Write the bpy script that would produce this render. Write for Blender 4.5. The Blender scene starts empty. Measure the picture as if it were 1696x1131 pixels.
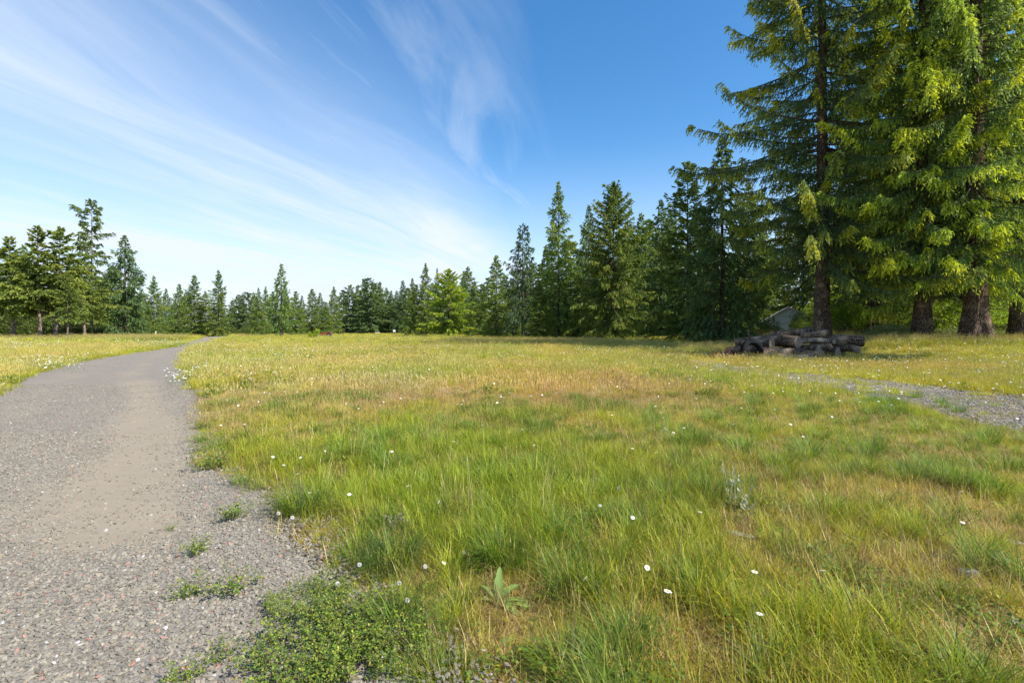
import bpy, math, random
import numpy as np
from mathutils import Vector, Matrix

R_ = math.radians
rs = np.random.RandomState
scene = bpy.context.scene
COL = scene.collection

# ------------------------------------------------------------------ camera, sky, sun, exposure
F = 848.0 / 1696.0            # focal length in picture widths
EYE = 1.6
HOR = 547.0
cam = bpy.data.objects.new('camera', bpy.data.cameras.new('camera'))
COL.objects.link(cam)
cam.data.sensor_width = 36.0
cam.data.lens = 36.0 * F
cam.data.shift_y = (HOR - 565.5) / 1696.0
cam.data.clip_start = 0.05
cam.data.clip_end = 6000
cam.location = (0, 0, EYE)
cam.rotation_euler = (R_(90), 0, 0)
scene.camera = cam

SUN_EL, SUN_AZ = 46.0, 118.0          # azimuth clockwise from +Y
sv = Vector((math.cos(R_(SUN_EL)) * math.sin(R_(SUN_AZ)), math.cos(R_(SUN_EL)) * math.cos(R_(SUN_AZ)), math.sin(R_(SUN_EL))))
sd = bpy.data.lights.new('sun', 'SUN')
sd.energy = 5.0
sd.angle = R_(0.53)
sd.color = (1.0, 0.95, 0.86)
sun = bpy.data.objects.new('sun', sd)
COL.objects.link(sun)
sun.rotation_euler = sv.to_track_quat('Z', 'Y').to_euler()
sun.location = (40, -10, 60)

scene.view_settings.view_transform = 'Standard'
scene.view_settings.look = 'None'
scene.view_settings.exposure = 0.70
scene.view_settings.gamma = 1.0
scene.view_settings.use_curve_mapping = False
scene.cycles.max_bounces = 6
scene.cycles.diffuse_bounces = 3
scene.cycles.transmission_bounces = 3
scene.cycles.glossy_bounces = 2

world = bpy.data.worlds.new('World')
scene.world = world
world.use_nodes = True


class NT:
    """small node-tree writer"""
    def __init__(self, tree):
        self.t = tree
        tree.nodes.clear()

    def n(self, kind, props=None, **ins):
        nd = self.t.nodes.new(kind)
        for k, v in (props or {}).items():
            setattr(nd, k, v)
        for k, v in ins.items():
            key = int(k[1:]) if k[0] == 'i' and k[1:].isdigit() else k.replace('_', ' ')
            sock = nd.inputs[key]
            if isinstance(v, bpy.types.NodeSocket):
                self.t.links.new(v, sock)
            elif isinstance(v, bpy.types.Node):
                self.t.links.new(v.outputs[0], sock)
            else:
                sock.default_value = v
        return nd

    def m(self, op, a, b=0.0, c=0.0, clamp=False):
        return self.n('ShaderNodeMath', {'operation': op, 'use_clamp': clamp}, i0=a, i1=b, i2=c).outputs[0]

    def mix(self, fac, a, b, blend='MIX'):
        nd = self.t.nodes.new('ShaderNodeMix')
        nd.data_type = 'RGBA'
        nd.blend_type = blend
        for s, v in ((nd.inputs[0], fac), (nd.inputs[6], a), (nd.inputs[7], b)):
            if isinstance(v, bpy.types.NodeSocket):
                self.t.links.new(v, s)
            else:
                s.default_value = v if not isinstance(v, tuple) or len(v) == 4 else v + (1,)
        return nd.outputs[2]

    def sstep(self, x, lo, hi):
        return self.n('ShaderNodeMapRange', {'interpolation_type': 'SMOOTHSTEP'}, i0=x, i1=lo, i2=hi).outputs[0]

    def noise(self, vec, scale, detail=4, rough=0.55, dist=0.0):
        return self.n('ShaderNodeTexNoise', None, Vector=vec, Scale=scale, Detail=detail, Roughness=rough, Distortion=dist).outputs[0]


w = NT(world.node_tree)
sky = w.n('ShaderNodeTexSky', {'sky_type': 'NISHITA', 'sun_disc': False, 'sun_elevation': R_(SUN_EL), 'sun_rotation': R_(SUN_AZ),
                               'air_density': 1.0, 'dust_density': 0.6, 'ozone_density': 1.6, 'altitude': 50})
hsv = w.n('ShaderNodeHueSaturation', None, Hue=0.499, Saturation=1.34, Value=1.0, Color=sky.outputs[0])
tc = w.n('ShaderNodeTexCoord')
sep = w.n('ShaderNodeSeparateXYZ', None, Vector=tc.outputs['Generated'])
zc = w.m('ADD', w.m('MAXIMUM', sep.outputs[2], 0.0), 0.025)
K = 0.2155                                     # the cirrus bands run along this bearing
u = w.m('DIVIDE', w.m('SUBTRACT', sep.outputs[0], w.m('MULTIPLY', sep.outputs[1], K)), zc)
v = w.m('DIVIDE', w.m('ADD', sep.outputs[1], w.m('MULTIPLY', sep.outputs[0], K)), zc)
warp = w.n('ShaderNodeCombineXYZ', None, X=w.m('MULTIPLY', u, 0.30), Y=w.m('MULTIPLY', v, 0.16))
wn = w.m('SUBTRACT', w.noise(warp.outputs[0], 1.3, 2), 0.5)
uu = w.m('ADD', u, w.m('MULTIPLY', wn, 1.1))
vec1 = w.n('ShaderNodeCombineXYZ', None, X=w.m('MULTIPLY', uu, 1.9), Y=w.m('MULTIPLY', v, 0.36), Z=3.1)
streak = w.noise(vec1.outputs[0], 1.0, 7, 0.62, 0.5)
vec2 = w.n('ShaderNodeCombineXYZ', None, X=w.m('MULTIPLY', uu, 0.55), Y=w.m('MULTIPLY', v, 0.22), Z=7.7)
big = w.noise(vec2.outputs[0], 1.0, 4, 0.5, 0.3)
cover = w.m('SUBTRACT', 1.0, w.sstep(uu, -1.6, -0.6))
far = w.sstep(v, 0.6, 4.5)
vec3 = w.n('ShaderNodeCombineXYZ', None, X=w.m('MULTIPLY', uu, 4.2), Y=w.m('MULTIPLY', v, 0.55), Z=1.7)
fine = w.noise(vec3.outputs[0], 1.0, 6, 0.58, 0.5)
dens = w.m('ADD', w.m('MULTIPLY', w.sstep(streak, 0.28, 0.78), 0.62), w.m('MULTIPLY', w.sstep(fine, 0.3, 0.8), 0.28))
dens = w.m('MULTIPLY', dens, w.m('ADD', 0.35, w.m('MULTIPLY', w.sstep(big, 0.25, 0.65), 0.75)))
dens = w.m('ADD', dens, 0.38)
dens = w.m('MULTIPLY', w.m('MULTIPLY', dens, cover), w.m('ADD', 0.74, w.m('MULTIPLY', far, 0.36)), clamp=True)
wisp = w.m('MULTIPLY', w.m('MULTIPLY', w.sstep(uu, -1.6, -1.1), w.m('SUBTRACT', 1.0, w.sstep(uu, -0.9, -0.3))), w.m('MULTIPLY', w.sstep(fine, 0.34, 0.72), 0.42))
low = w.m('MULTIPLY', w.m('SUBTRACT', 1.0, w.sstep(sep.outputs[2], 0.0, 0.36)), 0.62)
alpha = w.m('MAXIMUM', w.m('MAXIMUM', dens, wisp), low)
alpha = w.m('ADD', alpha, w.m('MULTIPLY', w.m('MULTIPLY', dens, low), 0.35), clamp=True)
skyc = w.mix(alpha, hsv.outputs[0], (4.0, 4.45, 5.1, 1))
bg = w.n('ShaderNodeBackground', None, Color=skyc, Strength=0.135)
w.n('ShaderNodeOutputWorld', None, Surface=bg.outputs[0])


# ------------------------------------------------------------------ helpers
def px(x, y, Y=None, z=0.0):
    """a photograph pixel on the ground (or at distance Y) to a place on the ground"""
    if Y is None:
        Y = 848.0 * EYE / (y - HOR)
    return ((x - 848.0) / 848.0 * Y, Y)


def smooth(x, a, b):
    t = np.clip((np.asarray(x, float) - a) / (b - a), 0, 1)
    return t * t * (3 - 2 * t)


def vnoise(x, y, seed=0):
    x = np.asarray(x, float); y = np.asarray(y, float)
    xi = np.floor(x); yi = np.floor(y)
    fx = x - xi; fy = y - yi
    fx = fx * fx * (3 - 2 * fx); fy = fy * fy * (3 - 2 * fy)

    def h(a, b):
        s = np.sin(a * 127.1 + b * 311.7 + seed * 74.7) * 43758.5453
        return s - np.floor(s)
    return (h(xi, yi) * (1 - fx) + h(xi + 1, yi) * fx) * (1 - fy) + (h(xi, yi + 1) * (1 - fx) + h(xi + 1, yi + 1) * fx) * fy


def fbm(x, y, seed=0, o=4):
    s = 0; a = 0.5; t = 0
    for i in range(o):
        s = s + a * vnoise(np.asarray(x) * 2 ** i, np.asarray(y) * 2 ** i, seed + i * 13)
        t += a; a *= 0.5
    return s / t


def tag(o, label=None, cat=None, group=None, kind=None):
    if label: o['label'] = label
    if cat: o['category'] = cat
    if group: o['group'] = group
    if kind: o['kind'] = kind
    return o


def link(name, mesh, parent=None, loc=None, rot=None, scale=None):
    o = bpy.data.objects.new(name, mesh)
    COL.objects.link(o)
    if parent is not None: o.parent = parent
    if loc is not None: o.location = loc
    if rot is not None: o.rotation_euler = rot
    if scale is not None: o.scale = scale
    return o


def empty(name, loc, rz=0.0):
    o = bpy.data.objects.new(name, None)
    COL.objects.link(o)
    o.location = loc
    o.rotation_euler = (0, 0, rz)
    o.empty_display_size = 0.2
    return o


def mesh_np(name, verts, faces, mat=None, col=None, smooth_=False):
    """faces: (n,k) array or a list of such arrays; col: (nverts,3)"""
    me = bpy.data.meshes.new(name)
    verts = np.asarray(verts, np.float32)
    if not isinstance(faces, list): faces = [faces]
    faces = [np.asarray(f, np.int32) for f in faces if len(f)]
    tot = np.concatenate([np.full(len(f), f.shape[1], np.int32) for f in faces])
    idx = np.concatenate([f.ravel() for f in faces])
    start = np.concatenate([[0], np.cumsum(tot)[:-1]]).astype(np.int32)
    me.vertices.add(len(verts)); me.vertices.foreach_set('co', verts.ravel())
    me.loops.add(len(idx)); me.loops.foreach_set('vertex_index', idx)
    me.polygons.add(len(tot)); me.polygons.foreach_set('loop_start', start)
    if smooth_: me.polygons.foreach_set('use_smooth', np.ones(len(tot), bool))
    me.update(calc_edges=True)
    if col is not None:
        c = np.ones((len(verts), 4), np.float32); c[:, :3] = col
        a = me.color_attributes.new('tone', 'FLOAT_COLOR', 'POINT')
        a.data.foreach_set('color', c.ravel())
    if mat is not None: me.materials.append(mat)
    return me


class MB:
    """collects shapes into one mesh"""
    def __init__(self):
        self.v = []; self.f = {}; self.n = 0

    def add(self, verts, faces):
        for f in faces:
            self.f.setdefault(len(f), []).append([i + self.n for i in f])
        self.v.extend([tuple(p) for p in verts]); self.n += len(verts)
        return self

    def box(self, c, s, M=None):
        x, y, z = c; a, b, d = s[0] / 2, s[1] / 2, s[2] / 2
        vs = [Vector((x + i * a, y + j * b, z + k * d)) for k in (-1, 1) for j in (-1, 1) for i in (-1, 1)]
        if M is not None: vs = [M @ q for q in vs]
        return self.add(vs, [(0, 2, 3, 1), (4, 5, 7, 6), (0, 1, 5, 4), (2, 6, 7, 3), (0, 4, 6, 2), (1, 3, 7, 5)])

    def tube(self, pts, rad, n=8, caps=True):
        pts = [Vector(p) for p in pts]
        if not hasattr(rad, '__len__'): rad = [rad] * len(pts)
        vs = []
        for i, p in enumerate(pts):
            d = (pts[min(i + 1, len(pts) - 1)] - pts[max(i - 1, 0)]).normalized()
            a = d.orthogonal().normalized() if i == 0 else (a - d * a.dot(d)).normalized()
            b = d.cross(a)
            for k in range(n):
                t = 2 * math.pi * k / n
                vs.append(p + (a * math.cos(t) + b * math.sin(t)) * rad[i])
        fs = [(i * n + k, i * n + (k + 1) % n, (i + 1) * n + (k + 1) % n, (i + 1) * n + k) for i in range(len(pts) - 1) for k in range(n)]
        if caps:
            fs.append(tuple(range(n - 1, -1, -1))); fs.append(tuple(range((len(pts) - 1) * n, len(pts) * n)))
        return self.add(vs, fs)

    def build(self, name, mat, parent=None, smooth_=False, **kw):
        me = bpy.data.meshes.new(name)
        me.from_pydata(self.v, [], [f for fs in self.f.values() for f in fs])
        me.materials.append(mat)
        if smooth_: me.polygons.foreach_set('use_smooth', np.ones(len(me.polygons), bool))
        me.update()
        return link(name, me, parent, **kw)


# ------------------------------------------------------------------ materials
def new_mat(name):
    m = bpy.data.materials.new(name)
    m.use_nodes = True
    return m, NT(m.node_tree)


def leaf_mat(name, trans=0.3, rough=0.55, tint=True, spread=0.18, spec=0.25, gain=1.0):
    m, t = new_mat(name)
    c = t.n('ShaderNodeAttribute', {'attribute_name': 'tone'}).outputs['Color']
    if tint:
        ti = t.n('ShaderNodeAttribute', {'attribute_name': 'tint', 'attribute_type': 'INSTANCER'}).outputs['Color']
        c = t.mix(1.0, c, ti, 'MULTIPLY')
    if spread:
        r = t.n('ShaderNodeObjectInfo').outputs['Random']
        c = t.n('ShaderNodeHueSaturation', None, Hue=0.5, Saturation=1.0,
                Value=t.m('MULTIPLY', gain, t.m('ADD', 1 - spread, t.m('MULTIPLY', r, 2 * spread))), Color=c).outputs[0]
    p = t.n('ShaderNodeBsdfPrincipled', None, Base_Color=c, Roughness=rough)
    p.inputs['Specular IOR Level'].default_value = spec
    tr = t.n('ShaderNodeBsdfTranslucent', None, Color=t.mix(1.0, c, (1.25, 1.2, 0.6, 1), 'MULTIPLY'))
    mx = t.n('ShaderNodeMixShader', None, i0=trans, i1=p.outputs[0], i2=tr.outputs[0])
    t.n('ShaderNodeOutputMaterial', None, Surface=mx.outputs[0])
    return m


def plain_mat(name, col, rough=0.7, var=0.12, scale=6.0, metal=0.0, bump=0.0, spec=0.4):
    m, t = new_mat(name)
    tc_ = t.n('ShaderNodeTexCoord').outputs['Object']
    n = t.noise(tc_, scale, 5, 0.6)
    a = tuple(c * (1 - var) for c in col) + (1,); b = tuple(min(1, c * (1 + var)) for c in col) + (1,)
    c = t.mix(n, a, b)
    p = t.n('ShaderNodeBsdfPrincipled', None, Base_Color=c, Roughness=rough, Metallic=metal)
    p.inputs['Specular IOR Level'].default_value = spec
    if bump:
        bp = t.n('ShaderNodeBump', None, Strength=bump, Distance=0.02, Height=t.noise(tc_, scale * 4, 6, 0.65))
        t.t.links.new(bp.outputs[0], p.inputs['Normal'])
    t.n('ShaderNodeOutputMaterial', None, Surface=p.outputs[0])
    return m


def bark_mat(name, c1, c2, sx=7.0, sz=1.2, dist=0.05, strength=0.9):
    m, t = new_mat(name)
    tc_ = t.n('ShaderNodeTexCoord').outputs['Object']
    mp = t.n('ShaderNodeMapping', None, Vector=tc_, Scale=(sx, sx, sz)).outputs[0]
    n1 = t.noise(mp, 1.0, 6, 0.65, 1.2)
    vo = t.n('ShaderNodeTexVoronoi', {'feature': 'DISTANCE_TO_EDGE'}, Vector=mp, Scale=1.3).outputs[0]
    k = t.m('MULTIPLY', t.sstep(vo, 0.0, 0.28), n1)
    n2 = t.noise(tc_, 1.3, 4)
    c = t.mix(t.sstep(k, 0.12, 0.6), c1 + (1,), c2 + (1,))
    c = t.mix(t.sstep(n2, 0.5, 0.75), c, tuple(x * 1.3 for x in c2) + (1,))
    p = t.n('ShaderNodeBsdfPrincipled', None, Base_Color=c, Roughness=0.92)
    p.inputs['Specular IOR Level'].default_value = 0.15
    bp = t.n('ShaderNodeBump', None, Strength=strength, Distance=dist, Height=k)
    t.t.links.new(bp.outputs[0], p.inputs['Normal'])
    t.n('ShaderNodeOutputMaterial', None, Surface=p.outputs[0])
    return m


M_grass = leaf_mat('grass_blade', 0.36, 0.5, True, 0.16, 0.3)
M_weed = leaf_mat('weed_leaf', 0.3, 0.5, False, 0.0, 0.3)
M_needle = leaf_mat('conifer_needles', 0.34, 0.6, False, 0.14, 0.15, 1.6)
M_leaf = leaf_mat('broad_leaves', 0.42, 0.5, False, 0.1, 0.3)
M_petal = plain_mat('white_petals', (0.72, 0.72, 0.67), 0.6, 0.04, 30)
M_disc = plain_mat('yellow_disc', (0.62, 0.38, 0.02), 0.7, 0.15, 90)
M_stem = plain_mat('green_stem', (0.10, 0.15, 0.04), 0.6, 0.2, 20)
M_puff = plain_mat('seed_puff', (0.62, 0.60, 0.56), 0.9, 0.08, 60)
M_barkF = bark_mat('fir_bark', (0.035, 0.025, 0.018), (0.20, 0.155, 0.12))
M_barkP = bark_mat('pine_bark', (0.10, 0.075, 0.06), (0.42, 0.33, 0.27))
M_barkH = bark_mat('spruce_bark', (0.05, 0.033, 0.022), (0.25, 0.175, 0.125), 13.0, 2.2, 0.05, 1.0)
M_twig = plain_mat('twigs', (0.10, 0.075, 0.055), 0.9, 0.3, 3)
M_stone = None

# ------------------------------------------------------------------ ground shape and the road's outline
RE = np.array([(2.0, 0.05), (2.32, -0.40), (2.75, -0.75), (3.3, -1.18), (4.0, -1.75), (4.63, -2.15), (5.6, -3.05), (6.2, -3.9), (7.2, -4.5), (8.9, -5.55), (13.2, -8.2), (18.6, -11.8),
               (25.6, -16.5), (35.7, -22.9), (52, -31.8), (71, -41), (98, -54), (123, -62), (140, -62), (150, -50)])
LE = np.array([(-4.0, -3.9), (0, -5.4), (4, -7.4), (8, -9.8), (12.6, -12.6), (18.6, -17.3), (25.6, -21.7), (31.6, -24.6), (43.8, -29.6), (59, -37), (76, -46.5), (100, -61), (123, -73), (145, -80), (152, -70)])
REn = np.array([(-4.0, 3.4), (0.0, 1.3)] + RE.tolist())


def road_r(y): return np.interp(y, REn[:, 0], REn[:, 1])
def road_l(y): return np.interp(y, LE[:, 0], LE[:, 1])


def road_in(x, y):
    """>0 inside the road (metres from its nearest edge), <0 outside"""
    n = (fbm(x * 1.1, y * 1.1, 5, 3) - 0.5) * np.clip(0.5 + 0.03 * np.asarray(y), 0.4, 1.6)
    d = np.minimum(road_r(y) - x, x - road_l(y)) + n * 0.8
    return np.where(y > 150, -9, d)


TR = np.array([(3.0, 8.6), (7, 9.0), (9, 9.6), (12.5, 10.0), (16, 9.8), (19, 9.2), (23, 9.0), (27, 9.6)])   # centre of the overgrown track


def track_in(x, y):
    n = (fbm(x * 0.9, y * 0.9, 9, 3) - 0.5) * 1.3
    wd = np.interp(y, [3, 8, 14, 19, 24, 27], [1.5, 1.8, 1.75, 1.3, 0.9, 0.2])
    d = wd - np.abs(x - np.interp(y, TR[:, 0], TR[:, 1])) + n
    return np.where((y > 27) | (y < 0), -9, d)


def hgt(x, y):
    x = np.asarray(x, float); y = np.asarray(y, float)
    rd = np.minimum(road_r(y) - x, x - road_l(y))
    off = smooth(-rd, -0.2, 2.5)
    near = 1 - smooth(np.hypot(x, y), 40, 160)
    b = (fbm(x / 5.0, y / 5.0, 21, 3) - 0.5) * 0.26 * off * (0.35 + 0.65 * near)
    b = b + 0.05 * off * near
    rise = 0.72 * smooth(x, 17, 26) * smooth(y, 24, 33) * (1 - smooth(y, 60, 110))
    left = 0.25 * smooth(-(x + 26), 0, 20) * smooth(y, 25, 60) * (1 - smooth(y, 90, 140))
    return b + rise + left - 0.03 * (1 - off)


def hz(x, y): return float(hgt(np.array([x]), np.array([y]))[0])


def dryness(x, y):
    """0 lush .. 1 dry and tan"""
    d = 0.17 + 0.55 * (fbm(x / 4.5, y / 9.0, 31, 4) - 0.5) + 0.75 * (fbm(x / 0.9, y / 1.2, 37, 3) - 0.5)
    d = d + 0.62 * np.exp(-((y - (13.0 + 0.12 * x)) / 3.4) ** 2) * smooth(x, -9, -4) * (1 - smooth(x, 3.5, 7.5))
    d = d + 0.28 * np.exp(-((y - 25) / 5.0) ** 2) * smooth(-x, -24, -10)
    d = d + 0.40 * smooth(x, 6, 9) * np.exp(-((y - 22.5) / 3.2) ** 2)
    d = d + 0.22 * np.exp(-(((x - 0.4) / 1.4) ** 2 + ((y - 2.9) / 0.8) ** 2))
    d = d + 0.14 * np.exp(-((y - 3.3) / 1.1) ** 2) * smooth(x, -0.4, 1.5) + 0.08 * smooth(x, 1, 3) * (1 - smooth(y, 9, 14))
    d = d + 0.85 * (fbm(x / 0.55, y / 0.6, 41, 2) - 0.5) * (1 - smooth(y, 5, 11))
    d = d - 0.16 * np.exp(-((y - 5.6) / 1.8) ** 2) * (1 - smooth(x, 2, 5))
    d = d + 0.10 * smooth(y, 30, 60)
    return np.clip(d, 0, 1)


# ------------------------------------------------------------------ ground, road, track
def ground_material():
    m, t = new_mat('meadow_soil')
    pos = t.n('ShaderNodeNewGeometry').outputs['Position']
    dry = t.n('ShaderNodeAttribute', {'attribute_name': 'tone'}).outputs['Color']
    sp = t.n('ShaderNodeSeparateColor', None, i0=dry)
    n1 = t.noise(pos, 9.0, 6, 0.7)
    n2 = t.noise(pos, 0.8, 5, 0.6)
    n3 = t.noise(pos, 55.0, 3, 0.6)
    soil = t.mix(n1, (0.125, 0.092, 0.042, 1), (0.37, 0.29, 0.13, 1))
    green = t.mix(n2, (0.16, 0.19, 0.03, 1), (0.27, 0.27, 0.06, 1))
    straw = t.mix(n2, (0.30, 0.235, 0.10, 1), (0.36, 0.29, 0.14, 1))
    farc = t.mix(t.sstep(t.m('ADD', sp.outputs[0], t.m('MULTIPLY', t.m('SUBTRACT', n1, 0.5), 0.8)), 0.1, 0.75), green, straw)
    c = t.mix(sp.outputs[1], soil, farc)
    c = t.mix(t.m('MULTIPLY', t.sstep(n3, 0.45, 0.7), 0.4), c, t.mix(0.5, soil, (0.04, 0.035, 0.02, 1)))
    p = t.n('ShaderNodeBsdfPrincipled', None, Base_Color=c, Roughness=0.95)
    p.inputs['Specular IOR Level'].default_value = 0.1
    bp = t.n('ShaderNodeBump', None, Strength=0.7, Distance=0.03, Height=t.m('ADD', n1, t.m('MULTIPLY', n3, 0.5)))
    t.t.links.new(bp.outputs[0], p.inputs['Normal'])
    t.n('ShaderNodeOutputMaterial', None, Surface=p.outputs[0])
    return m


def gravel_material(name, dirt=True):
    m, t = new_mat(name)
    pos = t.n('ShaderNodeNewGeometry').outputs['Position']
    v1 = t.n('ShaderNodeTexVoronoi', None, Vector=pos, Scale=42.0, Randomness=1.0)
    v2 = t.n('ShaderNodeTexVoronoi', {'feature': 'DISTANCE_TO_EDGE'}, Vector=pos, Scale=42.0)
    v3 = t.n('ShaderNodeTexVoronoi', None, Vector=pos, Scale=13.0)
    cell = t.n('ShaderNodeSeparateColor', None, i0=v1.outputs['Color'])
    n1 = t.noise(pos, 1.1, 5, 0.6)
    n2 = t.noise(pos, 90.0, 4, 0.7)
    n0 = t.noise(pos, 6.0, 4, 0.6)
    g = t.mix(cell.outputs[0], (0.142, 0.130, 0.106, 1), (0.256, 0.234, 0.192, 1))
    g = t.mix(t.m('MULTIPLY', cell.outputs[1], 0.45), g, (0.29, 0.245, 0.20, 1))
    g = t.mix(t.sstep(cell.outputs[2], 0.965, 0.98), g, (0.42, 0.19, 0.13, 1))
    g = t.mix(t.m('MULTIPLY', t.sstep(n1, 0.35, 0.7), 0.5), g, (0.265, 0.23, 0.19, 1))
    g = t.mix(t.m('MULTIPLY', t.m('SUBTRACT', 1.0, t.sstep(v2.outputs[0], 0.0, 0.1)), 0.35), g, (0.11, 0.10, 0.09, 1))
    h = t.m('ADD', t.m('MULTIPLY', v2.outputs[0], 0.8), t.m('MULTIPLY', v3.outputs[0], 0.35))
    if dirt:
        at = t.n('ShaderNodeAttribute', {'attribute_name': 'tone'}).outputs['Color']
        sp = t.n('ShaderNodeSeparateColor', None, i0=at)
        earth = t.mix(n0, (0.235, 0.193, 0.138, 1), (0.31, 0.258, 0.185, 1))
        earth = t.mix(t.m('MULTIPLY', t.sstep(n2, 0.55, 0.72), 0.5), earth, (0.22, 0.18, 0.14, 1))
        k = t.sstep(t.m('ADD', sp.outputs[0], t.m('MULTIPLY', t.m('SUBTRACT', n0, 0.5), 0.7)), 0.15, 0.8)
        k = t.m('MULTIPLY', k, 0.8)
        g = t.mix(k, g, earth)
        h = t.m('MULTIPLY', h, t.m('SUBTRACT', 1.0, t.m('MULTIPLY', k, 0.85)))
    h = t.m('ADD', h, t.m('MULTIPLY', n2, 0.12))
    p = t.n('ShaderNodeBsdfPrincipled', None, Base_Color=g, Roughness=0.9)
    p.inputs['Specular IOR Level'].default_value = 0.2
    bp = t.n('ShaderNodeBump', None, Strength=0.9, Distance=0.02, Height=h)
    t.t.links.new(bp.outputs[0], p.inputs['Normal'])
    t.n('ShaderNodeOutputMaterial', None, Surface=p.outputs[0])
    return m


def grid_mesh(name, X, Y, Z, mat, col):
    ny, nx = X.shape
    v = np.stack([X, Y, Z], -1).reshape(-1, 3)
    i = np.arange(ny * nx).reshape(ny, nx)
    f = np.stack([i[:-1, :-1], i[:-1, 1:], i[1:, 1:], i[1:, :-1]], -1).reshape(-1, 4)
    return mesh_np(name, v, f, mat, col, True)


su = np.linspace(-1, 1, 281)
gx = 6 * np.sinh(su * 6.3)
sw = np.linspace(-1, 1, 301)
gy = 6 * np.sinh(sw * 6.3) + 6
GX, GY = np.meshgrid(gx, gy)
GZ = hgt(GX, GY)
rd = road_in(GX, GY)
GZ = GZ - 0.05 * smooth(rd, 0.15, 0.6)
gc = np.zeros((GX.size, 3))
gc[:, 0] = dryness(GX, GY).ravel()
gc[:, 1] = smooth(np.hypot(GX, GY), 5, 40).ravel()
tag(link('ground', grid_mesh('ground', GX, GY, GZ, ground_material(), gc)), kind='structure')

# gravel road: cross-section rows along its length
ys = np.concatenate([np.linspace(-4, 14, 150), np.linspace(14.3, 60, 110), np.linspace(60.6, 152, 90)])
tt = np.linspace(0, 1, 61)
RYv, RT = np.meshgrid(ys, tt, indexing='ij')
en = (fbm(RYv * 1.3, RYv * 0 + 3, 77, 3) - 0.5) * 0.35
en2 = (fbm(RYv * 1.1, RYv * 0 + 9, 79, 3) - 0.5) * 0.45
RXv = (road_l(RYv) - 0.15 + en2) * (1 - RT) + (road_r(RYv) + 0.15 + en) * RT


def dirt(x, y):
    c1 = np.interp(y, [2, 3, 4.3, 5.6, 7.8, 12, 20, 40, 150], [-2.55, -2.75, -3.45, -4.15, -5.55, -8.6, -14.8, -27, -75])
    wd = np.interp(y, [2, 3.2, 4.4, 7, 12, 30], [0.5, 0.7, 1.05, 0.9, 0.7, 0.7])
    a = np.exp(-((x - c1) / wd) ** 2) * smooth(y, 3.0, 4.2) * np.interp(y, [0, 9, 14, 30], [0.95, 0.9, 0.6, 0.3])
    c2 = c1 - np.interp(y, [2, 10, 30, 150], [2.1, 2.4, 2.4, 3])
    b = 0.33 * np.exp(-((x - c2) / (wd * 0.9)) ** 2)
    return np.clip(a + b + 0.9 * (fbm(x * 1.1, y * 0.7, 63, 4) - 0.52), 0, 1)


RZv = hgt(RXv, RYv) + 0.03 + (fbm(RXv * 2, RYv * 2, 12, 3) - 0.5) * 0.03 - 0.045 * dirt(RXv, RYv) + 0.012
edge = np.minimum(RT, 1 - RT)
RZv = RZv - 0.05 * (1 - smooth(edge, 0.0, 0.03))
rc = np.zeros((RXv.size, 3)); rc[:, 0] = dirt(RXv, RYv).ravel()
tag(link('gravel_road', grid_mesh('gravel_road', RXv, RYv, RZv, gravel_material('road_gravel'), rc)), kind='structure')


def road_z(x, y): return hgt(x, y) + 0.042 + (fbm(x * 2, y * 2, 12, 3) - 0.5) * 0.03 - 0.045 * dirt(x, y)


ys = np.linspace(0.5, 24, 150)
tt = np.linspace(-1, 1, 25)
TY, TT = np.meshgrid(ys, tt, indexing='ij')
TXv = np.interp(TY, TR[:, 0], TR[:, 1]) + TT * (np.interp(TY, [3, 8, 14, 19, 24, 27], [1.6, 1.9, 1.85, 1.4, 0.9, 0.2]) + (fbm(TY * 0.9, np.sign(TT) * 5, 91, 3) - 0.5) * 0.7)
TZ = hgt(TXv, TY) + 0.012 - 0.05 * smooth(np.abs(TT), 0.85, 1.0)
tag(link('gravel_track', grid_mesh('gravel_track', TXv, TY, TZ, gravel_material('track_gravel', False), np.zeros((TXv.size, 3)))), kind='structure')


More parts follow.
